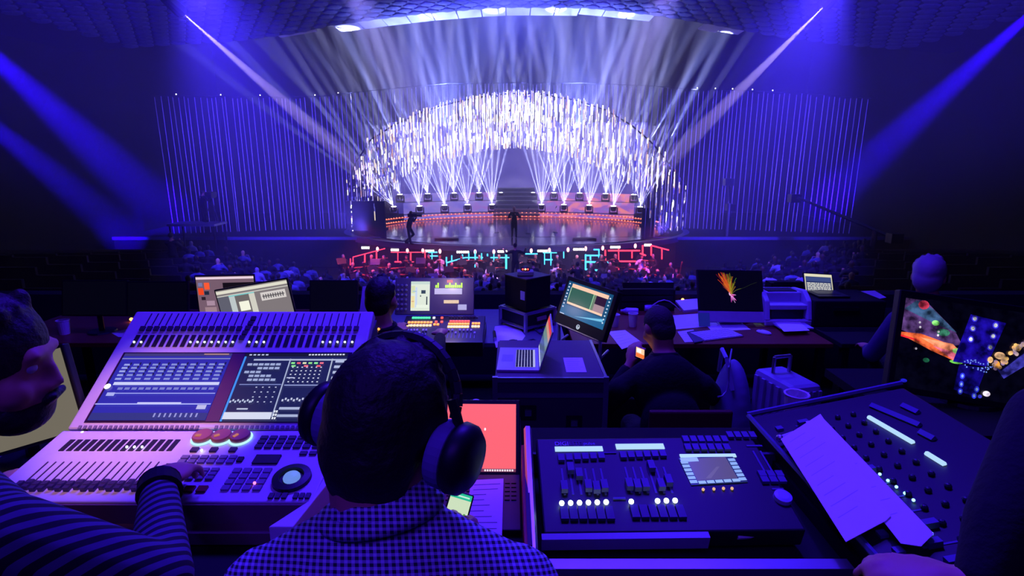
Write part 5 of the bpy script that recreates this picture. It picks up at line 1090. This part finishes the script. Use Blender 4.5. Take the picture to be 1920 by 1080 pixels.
# second black console, turned to face left
c3 = thing('lighting_console', 'sideways black console at the far right with blue strips and a row of lamps', 'console', (.95, 1.2, DZ))
xa, xb, ya, yb3 = .735, 1.20, .80, 1.60
M3, w3, h3 = frame3((xa, yb3, .855), (xa, ya, .855), (xb, yb3, .955))
MB(M3).b2((0, 0, -.05), (w3, h3, 0)).build('panel', cs, c3, bevel=.004); c3_p = c3.children[0]; MB().b2((xa, ya, DZ), (xb, yb3, .81)).build('chassis', black_plastic, c3)
for a, b in (((xa, yb3 + .01, .86), (xb, yb3 + .01, .965)), ((xa, yb3, .86), (xa, ya, .86))): MB().tube(a, b, .008, .008, 6).build('edge_trim', mat('dim_trim', c(100, 96, 140), .4, .5), c3)
def D4(px, py):
    o = V((0, 0, EYE)); d = ray(px, py); n = M3.to_3x3() @ V((0, 0, 1)); t = (M3.translation - o).dot(n) / d.dot(n); q = M3.inverted() @ (o + d * t); return q.x, q.y
def p4(px, py): u, v = D4(px, py); return M3 @ T(u, v, 0)
for (x0, y0), (x1, y1) in (((1629, 784), (1712, 832)), ((1737, 852), (1771, 873))):
    a = M3 @ V((*D4(x0, y0), .003)); b = M3 @ V((*D4(x1, y1), .003)); MB().tube(a, b, .0065, .0065, 6).build('lit_strip', lcd, c3)
for (x0, y0), (x1, y1) in (((1634, 762), (1725, 800)), ((1692, 762), (1722, 776)), ((1725, 812), (1752, 826))):
    a = M3 @ V((*D4(x0, y0), .003)); b = M3 @ V((*D4(x1, y1), .003)); MB().tube(a, b, .010, .010, 4).build('panel_bar', kw, c3)
wl3 = MB().ball((0, 0, .006), .0036, 10, 6).mesh('led', glow('aqua_led', (.25, .75, 1), 3))
for px, py in ((1650, 893), (1665, 905), (1681, 917), (1697, 929), (1713, 942), (1731, 956), (1747, 1005), (1608, 864), (1708, 975)): inst('led', wl3, c3_p, p4(px, py))
random.seed(8); kn = MB().ball((0, 0, .005), .008, 8, 5).mesh('knob', mat('dark_knob', c(40, 38, 60), .5))
u0, v0 = D4(1610, 800)
for i in range(13):
    for j in range(3):
        inst('knob', kn, c3_p, M3 @ T(.10 + i * .052, .265 - j * .045, 0))
for i in range(13): inst('fader_cap', fcp, c3_p, M3 @ T(.10 + i * .052, .12 + .03 * (i % 4 == 1), 0)); inst('fader_line', fl_, c3_p, M3 @ T(.10 + i * .052, .14, 0)); inst('button', sq, c3_p, M3 @ T(.10 + i * .052, .05, 0))
# papers lying across it
def sheet3(label, pts, z=.012):
    P = [M3 @ V((*D4(*q), z)) for q in pts]; ctr = sum(P, V()) / len(P); t = thing('paper', label, 'paper', ctr); n = len(P); up = M3.to_3x3() @ V((0, 0, .0012)); m = MB()
    m.add([p + up for p in P] + P, [tuple(range(n)), tuple(range(2 * n - 1, n - 1, -1))] + [(i, n + i, n + (i + 1) % n, (i + 1) % n) for i in range(n)]); o = m.build('sheet', white_paper, t)
    m = MB(); 
    for k in range(9):
        a = lerp(P[0], P[-1], .08 + k * .095); b = lerp(P[1], P[2], .08 + k * .095); d = (P[-1] - P[0]).normalized() * .0018; q = up * 1.3; m.quad(lerp(a, b, .12) + q, lerp(a, b, .12) + d + q, lerp(a, b, .5 + .3 * ((k * 7) % 5) / 5) + d + q, lerp(a, b, .5 + .3 * ((k * 7) % 5) / 5) + q)
    m.build('print_lines', mat('faint_ink', c(190, 190, 205), .8), t)
sheet3('top white printed sheet lying across the sideways console, running down to its front', [(1466, 842), (1540, 794), (1672, 990), (1662, 1000), (1588, 1040)], .030)
sheet3('second white sheet sticking out under the first on the sideways console', [(1512, 806), (1545, 800), (1752, 1022), (1728, 1046), (1690, 1040)], .026)
cup('white cup between the two black consoles', G(1494, 815, DZ) + V((.0, .03, 0)), white_plastic, .13, .037)
t = thing('microphone_clip', 'small pale clamp on the corner between the two black consoles', 'clamp', G(1462, 822, .88)); p = t.location; MB().tube(p, p + V((.05, .02, .005)), .007, .007, 8).build('arm', white_plastic, t); MB().ball(p, .011, 8, 6).build('knob', steel, t)

# ---- red laptop, papers, phone
M, w, h = frame3(D(812, 884, 1.585), D(967, 885, 1.585), D(812, 757, 1.64))
lt = thing('laptop', 'laptop showing a plain coral-red screen in front of the man with headphones', 'laptop', (M.translation.x + w / 2, M.translation.y - .1, DZ))
MB(M).b2((-.012, -.02, -.008), (w + .012, h + .012, 0)).build('lid', black_plastic, lt, bevel=.003)
its = [('r', 0, 0, 1, .045, c(120, 60, 90))] + [('r', .62 + k * .03, .008, .64 + k * .03, .036, c(250, 230, 240)) for k in range(12)] + [('e', .62, .62, .012, .022, c(255, 240, 250))]
screen(lt, M, w, h, c(255, 104, 116), its)
o = M.translation; yb_ = o.y - .012; MB().b2((o.x - .012, yb_ - .24, DZ), (o.x + w + .012, yb_, DZ + .016)).build('base', black_plastic, lt, bevel=.003); km3 = MB().box((0, 0, .001), (.013, .013, .003)).mesh('key', mat('key_black', c(20, 20, 24), .4))
for i in range(14):
    for j in range(5): inst('key', km3, lt, T(o.x + .006 + i * (w - .012) / 13, yb_ - .04 - j * .019, DZ + .016))
pz = DZ + .021
sheet('white printed page lying on the keyboard of the red-screened laptop', [(884, 901), (944, 898), (941, 1010), (866, 1010)], pz, lines=9)
pm, pw, ph = frame3(D(826, 978, .93), D(866, 1008, .93), D(842, 918, .97)); pm = frame3(D(826, 992, .97), D(866, 1004, .97), D(834, 916, 1.01)); pm, pw, ph = pm
t = thing('smartphone', 'smartphone with a pale page and green header held by the man with headphones', 'phone', pm.translation); MB(pm).b2((-.003, -.004, -.008), (pw + .003, ph + .004, 0)).build('case', black_plastic, t, bevel=.003)
screen(t, pm, pw, ph, c(205, 225, 190), [('r', 0, .85, 1, 1, c(40, 190, 150)), ('r', .55, .03, .95, .08, c(60, 90, 60)), ('r', .1, .4, .5, .5, c(225, 240, 215)), ('e', .85, .48, .06, .03, c(80, 150, 80)), ('r', .3, .9, .9, .94, c(190, 240, 220))])

# ---- left monitor, desk papers, big monitor at the right
M, w, h = frame3(D(40, 838, 1.60), D(157, 803, 1.60), D(17, 676, 1.60)); M, w, h = frame3(D(78, 826, 1.62), D(157, 803, 1.62), D(58, 668, 1.62)); dx = .24
M = M @ T(-dx, 0, 0); w += dx
monitor('monitor with a blank beige screen beside the dark-faced man at the left edge', M, w, h, .010, [], c(112, 106, 92), base=(M.translation.x + w / 2, M.translation.y + .02, DZ))
lamp_dot('tiny white lamp at the lower corner of the beige monitor', D(155, 812, 1.56), led_w, .005)
sheet('white papers spread on the desk left of the grey lighting console', [(-60, 850), (60, 826), (146, 826), (0, 918), (-120, 930)], DZ + .004, lines=7)
sheet('upper white sheet with handwriting on the pile at the left edge', [(-80, 868), (30, 836), (96, 842), (-10, 905)], DZ + .006, lines=5)
M, w, h = frame3(D(1675, 722, 2.05), D(2000, 775, 1.97), D(1684, 553, 2.06))
W_, H_ = w, h
its = [('p', [(0, .62), (0, .98), (.18, .98), (.48, .70), (.56, .56), (.42, .50)], c(90, 60, 120)), ('p', [(0, .86), (.1, .97), (.26, .9), (.5, .68), (.3, .74)], c(60, 90, 130)), ('e', .17, .93, .05, .05, c(215, 60, 90)), ('e', .30, .75, .035, .03, c(150, 255, 130)), ('e', .38, .66, .06, .04, c(70, 150, 120)),
       ('p', [(0, .60), (.18, .61), (.5, .53), (.66, .40), (.54, .36), (.3, .44), (0, .57)], c(255, 110, 60)), ('p', [(.18, .57), (.48, .55), (.58, .45), (.42, .45)], c(255, 150, 110)), ('p', [(.3, .5), (.6, .44), (.63, .38), (.5, .38)], c(255, 120, 150)), ('e', .55, .48, .07, .035, c(170, 240, 130)), ('e', .53, .36, .06, .02, c(110, 200, 80)), ('e', .26, .33, .03, .025, c(30, 100, 70)), ('p', [(0, .57), (.14, .545), (.2, .52), (0, .55)], c(255, 40, 50)),
       ('p', [(.50, .36), (.60, .90), (.92, .86), (.80, .36)], c(24, 10, 150)), ('p', [(.54, .06), (.56, .34), (.80, .34), (.74, .02)], c(14, 6, 110))]
for k, (x, y) in enumerate(((.64, .86), (.635, .75), (.63, .63), (.83, .82), (.82, .70), (.81, .575))): its += [('e', x, y, .028, .036, c(70, 60, 255)), ('e', x, y, .017, .022, c(235, 240, 255))]
for k, (x, y) in enumerate(((.60, .22), (.60, .13), (.60, .05), (.74, .10), (.725, .03))): its += [('e', x, y, .022, .035, c(50, 60, 250)), ('e', x, y, .011, .018, c(150, 180, 255))]
random.seed(6)
for k in range(34): x = random.uniform(.6, .86); its.append(('e', x, random.uniform(.3, .42), .006, .008, c(120, 150, 255)))
for x, y in ((.16, .68), (.15, .73), (.33, .66), (.33, .62), (.15, .44)): its.append(('e', x, y, .010, .013, c(230, 220, 240)))
its += [('e', .9, .50, .05, .04, c(255, 200, 150)), ('e', .08, .07, .03, .02, c(30, 30, 200))]
SX = .645
def shrink(i):
    if i[0] == 'p': return ('p', [(x * SX, y) for x, y in i[1]], i[2])
    if i[0] == 'e': return ('e', i[1] * SX, i[2], i[3] * SX, i[4], i[5])
    return i
its = [shrink(i) for i in its]
its += [('p', [(.56, .38), (.60, .34), (.74, .62), (.88, .80), (.99, .88), (.99, .70), (.84, .58), (.72, .42), (.62, .26)], c(60, 56, 170))]
for k in range(60):
    f = random.random(); x = interp([(0, .56), (.3, .65), (.6, .76), (1, .95)], f) + random.uniform(-.018, .03); y = interp([(0, .38), (.3, .58), (.6, .74), (1, .88)], f) + random.uniform(-.03, .02); its.append(('e', x, y, .012, .022, (c(230, 170, 110), c(200, 170, 170), c(255, 200, 120), c(160, 130, 170))[k % 4]))
its += [('e', .57, .40, .018, .04, c(255, 170, 70)), ('e', .53, .44, .016, .035, c(255, 200, 140)), ('e', .535, .07, .022, .03, c(240, 225, 245)), ('e', .50, .03, .012, .02, c(60, 60, 200))]
monitor('big dark monitor at the right edge showing the stage picture in red and blue', M, w, h, .022, its, c(3, 3, 14), base=(M.translation.x + w / 2, M.translation.y - .2, DZ), depth=.04, mt=video_screen_mat())
t = MB().b2((1.34, 1.66, DZ - .035), (2.4, 2.25, DZ)).build('side_table', black_matt, None, loc=(1.7, 1.9, 0)); t = tag(t, 'dark side table carrying the big monitor at the right edge', 'table')
for x in (1.39, 2.35):
    for y in (1.67, 2.2): MB().b2((x - .025, y - .025, 0), (x + .025, y + .025, DZ - .035)).build('leg', dark_metal, t)
# suitcase, cable, bottle on the lower tier
p = V((1.46, 2.78, F2)); t = thing('suitcase', 'ribbed hard suitcase standing upright on the lower floor by the right-hand table', 'suitcase', p)
rib = mat('suitcase_shell', c(150, 150, 180), .5); R_ = T(*p) @ RZ(.25)
MB(R_).box((0, 0, .51), (.19, .30, .90)).build('shell', rib, t, bevel=.03)
for k in range(5): MB(R_).box((-.10, -.11 + k * .055, .51), (.012, .026, .84)).build('rib', rib, t); MB(R_).box((-.075 + k * .037, -.152, .51), (.018, .012, .84)).build('rib', rib, t)
MB(R_).path([(-.05, .05, .96), (-.05, .05, 1.05), (.05, .05, 1.05), (.05, .05, .96)], .010).build('handle', steel, t)
for sx in (-.07, .07):
    for sy in (-.11, .11): MB(R_).tube((sx - .012, sy, .03), (sx + .012, sy, .03), .028, .028, 10).build('wheel', black_plastic, t)
bg = V((1.26, 2.98, F2)); t = thing('shoulder_bag', 'slouching dark bag with a light strap leaning beside the suitcase', 'bag', bg); blob('bag_body', [('e', bg + V((0, 0, .52)), (.10, .20, .46)), ('e', bg + V((-.02, 0, .14)), (.14, .22, .14))], mat('bag_cloth', c(110, 108, 150), .8), t, .02, 4); MB().path([bg + V((-.05, -.12, .84)), bg + V((-.07, -.05, 1.0)), bg + V((-.06, .05, 1.02)), bg + V((-.04, .12, .86))], .012).build('strap', mat('bag_strap', c(150, 150, 190), .6), t)
P = [D(1366, 690, 3.05), D(1366, 715, 3.05), D(1362, 734, 3.04), D(1354, 743, 3.02), D(1346, 744, 3.0)]; tag(MB().path([D(1372, 655, 3.4)] + P, .005, 6).build('cable', mat('grey_cable', c(120, 118, 150), .5), None, loc=P[0]), 'pale cable hanging in a hook behind the seated man with the phone', 'cable')
p = V((-.16, 2.30, 0)); t = thing('water_bottle', 'clear plastic bottle glinting on the floor left of the flight case', 'bottle', p); gm_ = mat('clear_plastic', c(210, 210, 240), .08, 0); gm_.node_tree.nodes['Principled BSDF'].inputs['Transmission Weight'].default_value = .7
bs = thing('speaker_box', 'small dark speaker under the bottle left of the flight case', 'speaker', p + V((0, 0, 0))); MB(T(*p)).box((0, 0, .19), (.2, .2, .38)).build('cabinet', black_plastic, bs, bevel=.006); MB(T(*p)).tube((0, -.101, .22), (0, -.108, .22), .07, .07, 18).build('cone', dark_metal, bs)
t.location = p + V((0, 0, .38)); MB(T(*t.location)).lathe([(.033, 0), (.036, .02), (.036, .13), (.014, .17), (.014, .19)], n=16).build('bottle_body', gm_, t); MB(T(*t.location)).lathe([(.016, .19), (.016, .21)], n=12).build('bottle_cap', white_plastic, t)
# ================================================================== PEOPLE AT THE DESKS
def pattern_mat(name, a, b, kind):
    m = bpy.data.materials.new(name); m.use_nodes = True; nt = m.node_tree; bs = nt.nodes['Principled BSDF']; bs.inputs['Roughness'].default_value = .85
    tc = nt.nodes.new('ShaderNodeTexCoord'); sp = nt.nodes.new('ShaderNodeSeparateXYZ'); nt.links.new(tc.outputs['Object'], sp.inputs[0])
    def mth(op, x, y=None):
        q = nt.nodes.new('ShaderNodeMath'); q.operation = op
        for i, k in enumerate((x, y)):
            if k is None: continue
            if isinstance(k, (int, float)): q.inputs[i].default_value = k
            else: nt.links.new(k, q.inputs[i])
        return q.outputs[0]
    X, Y, Z = sp.outputs
    if kind == 'check':
        f = lambda s: mth('GREATER_THAN', mth('FRACT', s), .52)
        u = f(mth('MULTIPLY', mth('ADD', X, mth('MULTIPLY', Y, .25)), 100)); v = f(mth('MULTIPLY', mth('ADD', Z, mth('MULTIPLY', Y, .7)), 100)); fac = mth('MULTIPLY', mth('ADD', u, v), .5)
    else:
        fac = mth('GREATER_THAN', mth('FRACT', mth('MULTIPLY', mth('ADD', mth('MULTIPLY', Z, .62), mth('SUBTRACT', mth('MULTIPLY', Y, .75), mth('MULTIPLY', X, 1.0))), 36)), .5)
    mx = nt.nodes.new('ShaderNodeMix'); mx.data_type = 'RGBA'; mx.inputs[6].default_value = a; mx.inputs[7].default_value = b; nt.links.new(fac, mx.inputs[0]); nt.links.new(mx.outputs[2], bs.inputs['Base Color']); return m
def arms_from(J): return J
def person(label, J, shirt, trousers, hair, sk=skin, beard=None, vox=.008, hairk=1.0, tufts=0, legs=True, chair=None, hp=None, name='person'):
    fz = J['fz']; base = V((J['pelvis'].x, J['pelvis'].y, fz)); t = thing(name, label, 'person', base)
    R = Matrix.Rotation(J.get('yaw', 0), 3, 'Z') @ Matrix.Rotation(J.get('roll', 0), 3, 'Y') @ Matrix.Rotation(J.get('pitch', 0), 3, 'X')
    h = J['head']; nk = J['neck']; P = head_prims(h, R, J.get('hk', 1)) + [('c', nk - V((0, 0, .03)), .062, h + R @ V((0, -.03, -.06)), .055), ('c', nk, .09, J['pelvis'], .14)]
    P[-2] = ('c', nk - V((0, 0, .03)), J.get('nr', .062), h + R @ V((0, -.03, -.06)), J.get('nr', .062) * .95)
    body_y = Matrix.Rotation(J.get('byaw', 0), 3, 'Z')
    for i in (0, 1):
        P += [('c', J['sh'][i], .055, J['el'][i], .043), ('c', J['el'][i], .042, J['wr'][i], .027)]
        P += hand_prims(J['wr'][i], J['hd'][i], J['hu'][i], J['th'][i], J.get('curl', (.5, .5))[i])
    kn = J['kn']; an = J['an']
    for i in (0, 1): P += [('c', J['hip'][i], .08, kn[i], .058), ('c', kn[i], .055, an[i], .038)]
    blob('body', P, sk, t, vox, 5)
    Q = [('c', lerp(nk, J['pelvis'], .08), .098, J['pelvis'], .152), ('e', lerp(nk, J['pelvis'], .30), (.185, .115, .20), body_y), ('e', lerp(nk, J['pelvis'], .68), (.165, .125, .20), body_y), ('c', J['sh'][0], .064, nk + V((-.03, -.01, .0)), .068), ('c', J['sh'][1], .064, nk + V((.03, -.01, .0)), .068), ('e', J['pelvis'], (.175, .14, .13), body_y), ('c', nk - V((0, .01, .03)), J.get('nr', .062) + .016, nk + (h - nk).normalized() * .03, J.get('nr', .062) + .010)]
    for i in (0, 1): Q += [('c', J['sh'][i], .070, J['el'][i], .056), ('c', J['el'][i], .056, lerp(J['el'][i], J['wr'][i], .86), .038)]
    blob('shirt', Q, shirt, t, vox, 6)
    col = lerp(nk, h, .18) ; d = (h + R @ V((0, -.03, -.06)) - nk).normalized(); MB().ring(nk + d * .035 + V((0, 0, .005)), J.get('nr', .062) + .006, .013, 28, 8, nrm=d).build('collar', shirt, t, smooth=True)
    Q = [('e', J['pelvis'] - V((0, 0, .02)), (.17, .145, .12), body_y)]
    for i in (0, 1): Q += [('c', J['hip'][i], .095, kn[i], .072), ('c', kn[i], .07, an[i] + V((0, 0, .04)), .052)]
    blob('trousers', Q, trousers, t, .014, 4)
    for i in (0, 1): f = body_y @ V((0, .08, -.03)); blob('shoe', [('e', an[i] + f * .8 - V((0, 0, .005)), (.045, .125, .045), body_y), ('e', an[i] - V((0, 0, .02)), (.042, .06, .05), body_y)], black_matt, t, .014, 3)
    HP = hair_prims(h, R, J.get('hk', 1) * hairk, J.get('long', 0)); random.seed(len(label))
    if J.get('nape'): HP += [('e', h + R @ V((0, -.058, -.055)), (.072, .045, .06), R), ('e', h + R @ V((0, -.052, -.095)), (.060, .036, .05), R)]
    for k in range(tufts):
        a = random.uniform(0, 2 * pi); e = random.uniform(-.5, 1.3); q = V((sin(a) * cos(e) * .080, -abs(cos(a)) * cos(e) * .094 if e < .6 else cos(a) * cos(e) * .09, sin(e) * .098 + .030)); s = random.uniform(.010, .018)
        HP.append(('e', h + R @ (q * 1.0), (s, s, s * 1.6), R))
    blob('hair', HP, hair, t, .0065, 3)
    if beard: blob('beard', [('e', h + R @ V((0, .034, -.075)), (.060, .062, .055), R), ('c', h + R @ V((-.022, .098, -.045)), .010, h + R @ V((.022, .098, -.045)), .010)], beard, t, .008, 3)
    for s in (-1, 1):
        MB().ball(h + R @ V((s * .031, .067, .014)), .0115, 10, 7).build('eye', mat('eye_white', c(200, 196, 196), .3), t, smooth=True)
    return t
def seat_for(label, J, dx=0, back=True):
    p = J['pelvis']; fz = J['fz']; t = thing('chair', label, 'chair', (p.x, p.y, fz)); sz = p.z - .155; B = T(p.x, p.y, 0) @ RZ(J.get('byaw', 0))
    MB(B).box((0, .04, sz), (.44, .42, .05)).build('seat', black_plastic, t, bevel=.01)
    if back: MB(B).box((0, -.20, sz + .34), (.40, .03, .34)).build('backrest', J.get('chairmat', black_plastic), t, bevel=.01)
    for s in (-1, 1):
        MB(B).tube((s * .19, .2, sz), (s * .20, .22, fz), .013).build('leg', dark_metal, t); MB(B).tube((s * .19, -.19, sz + (.4 if back else 0)), (s * .2, -.2, fz), .013).build('leg', dark_metal, t)
def legs_J(J):
    by = Matrix.Rotation(J.get('byaw', 0), 3, 'Z'); p = J['pelvis']; fz = J['fz']; hz = p.z - .03
    J['hip'] = [p + by @ V((s * .1, .02, -.02)) for s in (-1, 1)]; J['kn'] = [V((*(p + by @ V((s * .14, .40, 0))).xy, hz)) for s in (-1, 1)]; J['an'] = [V((*(p + by @ V((s * .14, .36, 0))).xy, fz + .09)) for s in (-1, 1)]; return J

check = pattern_mat('blue_check_shirt', c(36, 34, 56), c(200, 200, 235), 'check'); stripe = pattern_mat('striped_sweater', c(10, 9, 14), c(84, 80, 110), 'stripe')
# man with headphones, seen from behind in the middle
hd_ = D(736, 802, .88)
J = legs_J(dict(fz=0, head=hd_, yaw=-.40, pitch=-.14, roll=.10, neck=D(722, 1000, .86), pelvis=V((-.21, .56, .56)), sh=[D(500, 1108, .85), D(968, 1108, .85)], el=[V((-.46, .80, .76)), V((.12, .78, .76))], wr=[V((-.38, 1.02, .80)), D(896, 1115, .93)],
     hd=[V((.2, 1, 0)), V((-.25, .35, .9))], hu=[V((0, 0, 1)), V((.6, -.7, .3))], th=[1, -1], curl=(.4, .9), hk=1.03, nr=.078, nape=1))
cm = person('man in a blue checked shirt wearing headphones, seen from behind in the middle foreground', J, check, navy_cloth, dark_hair, vox=.0075, hairk=1.05, tufts=70)
seat_for('low black stool under the man with headphones', J, back=False)
R = Matrix.Rotation(-.40, 3, 'Z') @ Matrix.Rotation(.10, 3, 'Y') @ Matrix.Rotation(-.14, 3, 'X'); hp = thing('headphones', 'large black headphones on the man in the checked shirt', 'headphones', hd_)
cush = mat('ear_cushion', c(120, 116, 160), .7)
for s in (-1, 1):
    ctr = hd_ + R @ V((s * .098, -.005, -.010)); ax = R @ V((s, .0, 0)); MB().tube(ctr - ax * .012, ctr + ax * .016, .050, .052, 28).build('ear_cushion', cush, hp, smooth=False, bevel=.006)
    cupm = MB(); q = ax.to_track_quat('Z', 'Y').to_matrix().to_4x4(); cupm.M = T(*(ctr + ax * .016)) @ q; cupm.lathe([(.050, 0), (.054, .006), (.052, .022), (.040, .034), (.012, .038)], n=28); cupm.build('ear_cup', black_plastic, hp, smooth=True)
    MB().tube(ctr + ax * .03 + R @ V((0, 0, .02)), hd_ + R @ V((s * .098, -.005, .075)), .008, .008, 8).build('yoke_arm', black_plastic, hp)
pts = [hd_ + R @ V((.104 * cos(a), .03 * sin(a), .045 + .098 * sin(a))) for a in [pi * k / 18 for k in range(19)]]
m = MB()
for a, b in zip(pts, pts[1:]): m.tube(a, b, .009, .009, 6)
m.build('headband', black_plastic, hp)
# man at the left edge, face in profile, striped sweater, hand on the console
hl_ = D(-14, 688, 1.02)
hw = G(312, 915, .93); wr = V((hw.x, hw.y - .02, .95)); el = D(300, 1085, .98)
J = legs_J(dict(fz=0, head=hl_, yaw=-1.25, pitch=-.18, byaw=-.35, neck=hl_ + V((-.06, -.10, -.17)), pelvis=V((-1.02, .58, .57)), sh=[V((-1.14, .86, 1.05)), V((-.79, .755, 1.07))], el=[V((-1.22, 1.02, .86)), el], wr=[V((-1.30, 1.22, .84)), wr],
     hd=[V((.2, 1, 0)), V((-.12, 1, -.12))], hu=[V((0, 0, 1)), V((0, .1, 1))], th=[1, -1], curl=(.4, .62)))
person('dark-faced man in a striped sweater at the left edge, hand on the grey console', J, stripe, dark_cloth, dark_hair, beard=dark_hair, vox=.0075, hairk=1.06, tufts=30)
seat_for('black chair under the man in the striped sweater', J)
a = lerp(el, wr, .93); d = (wr - el).normalized(); t = thing('wristband', 'broad black band on the wrist of the man in the striped sweater', 'wristband', a); MB().tube(a - d * .012, a + d * .030, .044, .040, 20).build('band', black_matt, t); MB().ring(a + d * .03, .038, .004, 20, 6, nrm=d).build('band_edge', black_plastic, t)
# man at the colourful mixing console, dark, from behind
hm_ = D(716, 562, 3.15); J = legs_J(dict(fz=F2, head=hm_, yaw=-.2, pitch=-.1, neck=hm_ + V((.01, -.03, -.19)), pelvis=V((-.72, 2.80, .12)), sh=[V((-.93, 2.98, .585)), V((-.56, 3.0, .585))], el=[V((-1.0, 3.2, .38)), D(818, 672, 3.2)], wr=[V((-.80, 3.55, .42)), D(826, 628, 3.62)],
     hd=[V((.3, 1, 0)), D(826, 604, 3.84) - D(826, 628, 3.62)], hu=[V((0, 0, 1)), V((0, -.3, 1))], th=[1, -1], curl=(.4, .45)))
J['wr'][1].z = max(J['wr'][1].z, T2 + .16); J['hd'][1] = V((.02, 1, .05)); J['hd'][0] = V((.3, 1, .3)); J['wr'][0].z = .5
person('dark-haired man in a black jacket at the mixing console, his hand on the buttons', J, dark_cloth, dark_cloth, dark_hair, vox=.010, tufts=20)
seat_for('black chair under the man at the mixing console', J)
for px, py in ((706, 622), (710, 617)): lamp_dot(('upper' if py > 620 else 'lower') + ' tiny orange lamp beside the man at the mixing console' if False else ('left' if px < 708 else 'right') + ' one of two tiny orange lamps beside the man at the mixing console', D(px, py, 2.86), gm['orange'], .007)['group'] = 'orange indicator lamps by the mixing desk'
# man with a phone at the right-hand table
h3 = D(1234, 616, 3.15); J = legs_J(dict(fz=F2, head=h3, yaw=.30, pitch=-.42, neck=h3 + V((.02, -.09, -.165)), pelvis=V((.86, 2.68, .10)), sh=[V((.60, 2.86, .40)), V((1.04, 2.86, .42))], el=[V((.50, 3.00, .18)), V((1.22, 3.08, .24))], wr=[V((.70, 3.12, .45)), V((1.06, 3.42, .36))],
     hd=[V((.2, .4, .8)), V((-.3, 1, .1))], hu=[V((-.6, -.6, .2)), V((0, 0, 1))], th=[1, -1], curl=(.8, .4), chairmat=mat('dark_red_back', c(90, 26, 40), .7)))
person('man in black with cropped hair bent over a lit phone at the right-hand table', J, dark_cloth, dark_cloth, mat('cropped_hair', c(60, 50, 52), .8, bump=.4, scale=90), vox=.010, hairk=.97)
seat_for('chair with a dark red back under the man with the lit phone', J)
M, w, h = frame3(D(1192, 668, 3.14), D(1202, 672, 3.14), D(1191, 652, 3.2)); t = thing('smartphone', 'small phone with a glowing orange screen in the hand of the seated man in black', 'phone', M.translation); w = .05; h = .085
MB(M).b2((-.004, -.004, -.008), (w + .004, h + .004, 0)).build('case', black_plastic, t, bevel=.002); screen(t, M, w, h, c(255, 190, 150, 1.3), [('r', 0, .0, 1, .4, c(255, 110, 40, 1.3)), ('r', .1, .5, .6, .9, c(255, 235, 220, 1.5))])
# grey-haired person beyond the big monitor
hg = D(1741, 520, 3.45); J = legs_J(dict(fz=F2, head=hg, yaw=-.7, pitch=-.1, byaw=-.2, neck=hg + V((.02, -.04, -.18)), pelvis=V((hg.x + .02, hg.y - .16, .30)), sh=[hg + V((-.18, -.06, -.26)), hg + V((.20, -.02, -.26))], el=[hg + V((-.24, .05, -.52)), hg + V((.26, .08, -.5))], wr=[hg + V((-.12, .28, -.56)), hg + V((.14, .30, -.56))], hd=[V((.3, 1, 0)), V((-.3, 1, 0))], hu=[V((0, 0, 1))] * 2, th=[1, -1], long=0))
person('person with fluffy grey hair behind the big monitor at the right', J, mat('plum_jacket', c(70, 52, 96), .85), dark_cloth, grey_hair, vox=.011, tufts=40, hairk=1.06)
seat_for('tall dark stool under the grey-haired person', J, back=False)
# dark figure at the far right edge, arm over the sideways console
h5 = D(2130, 600, 1.08); J = legs_J(dict(fz=0, head=h5, yaw=.9, pitch=-.15, byaw=.7, neck=h5 + V((.03, -.06, -.18)), pelvis=V((1.20, .52, .57)), sh=[D(1975, 790, 1.0), D(2200, 700, 1.15)], el=[D(1880, 985, .94), D(2150, 900, 1.3)], wr=[D(1832, 1108, .90), D(2010, 860, 1.45)],
     hd=[V((-1, .45, .05)), V((-.5, 1, 0))], hu=[V((0, 0, 1)), V((0, 0, 1))], th=[1, -1], curl=(.5, .4)))
person('figure in black at the far right edge with one hand on the sideways console', J, dark_cloth, dark_cloth, dark_hair, vox=.009)
seat_for('black stool under the figure at the far right edge', J, back=False)
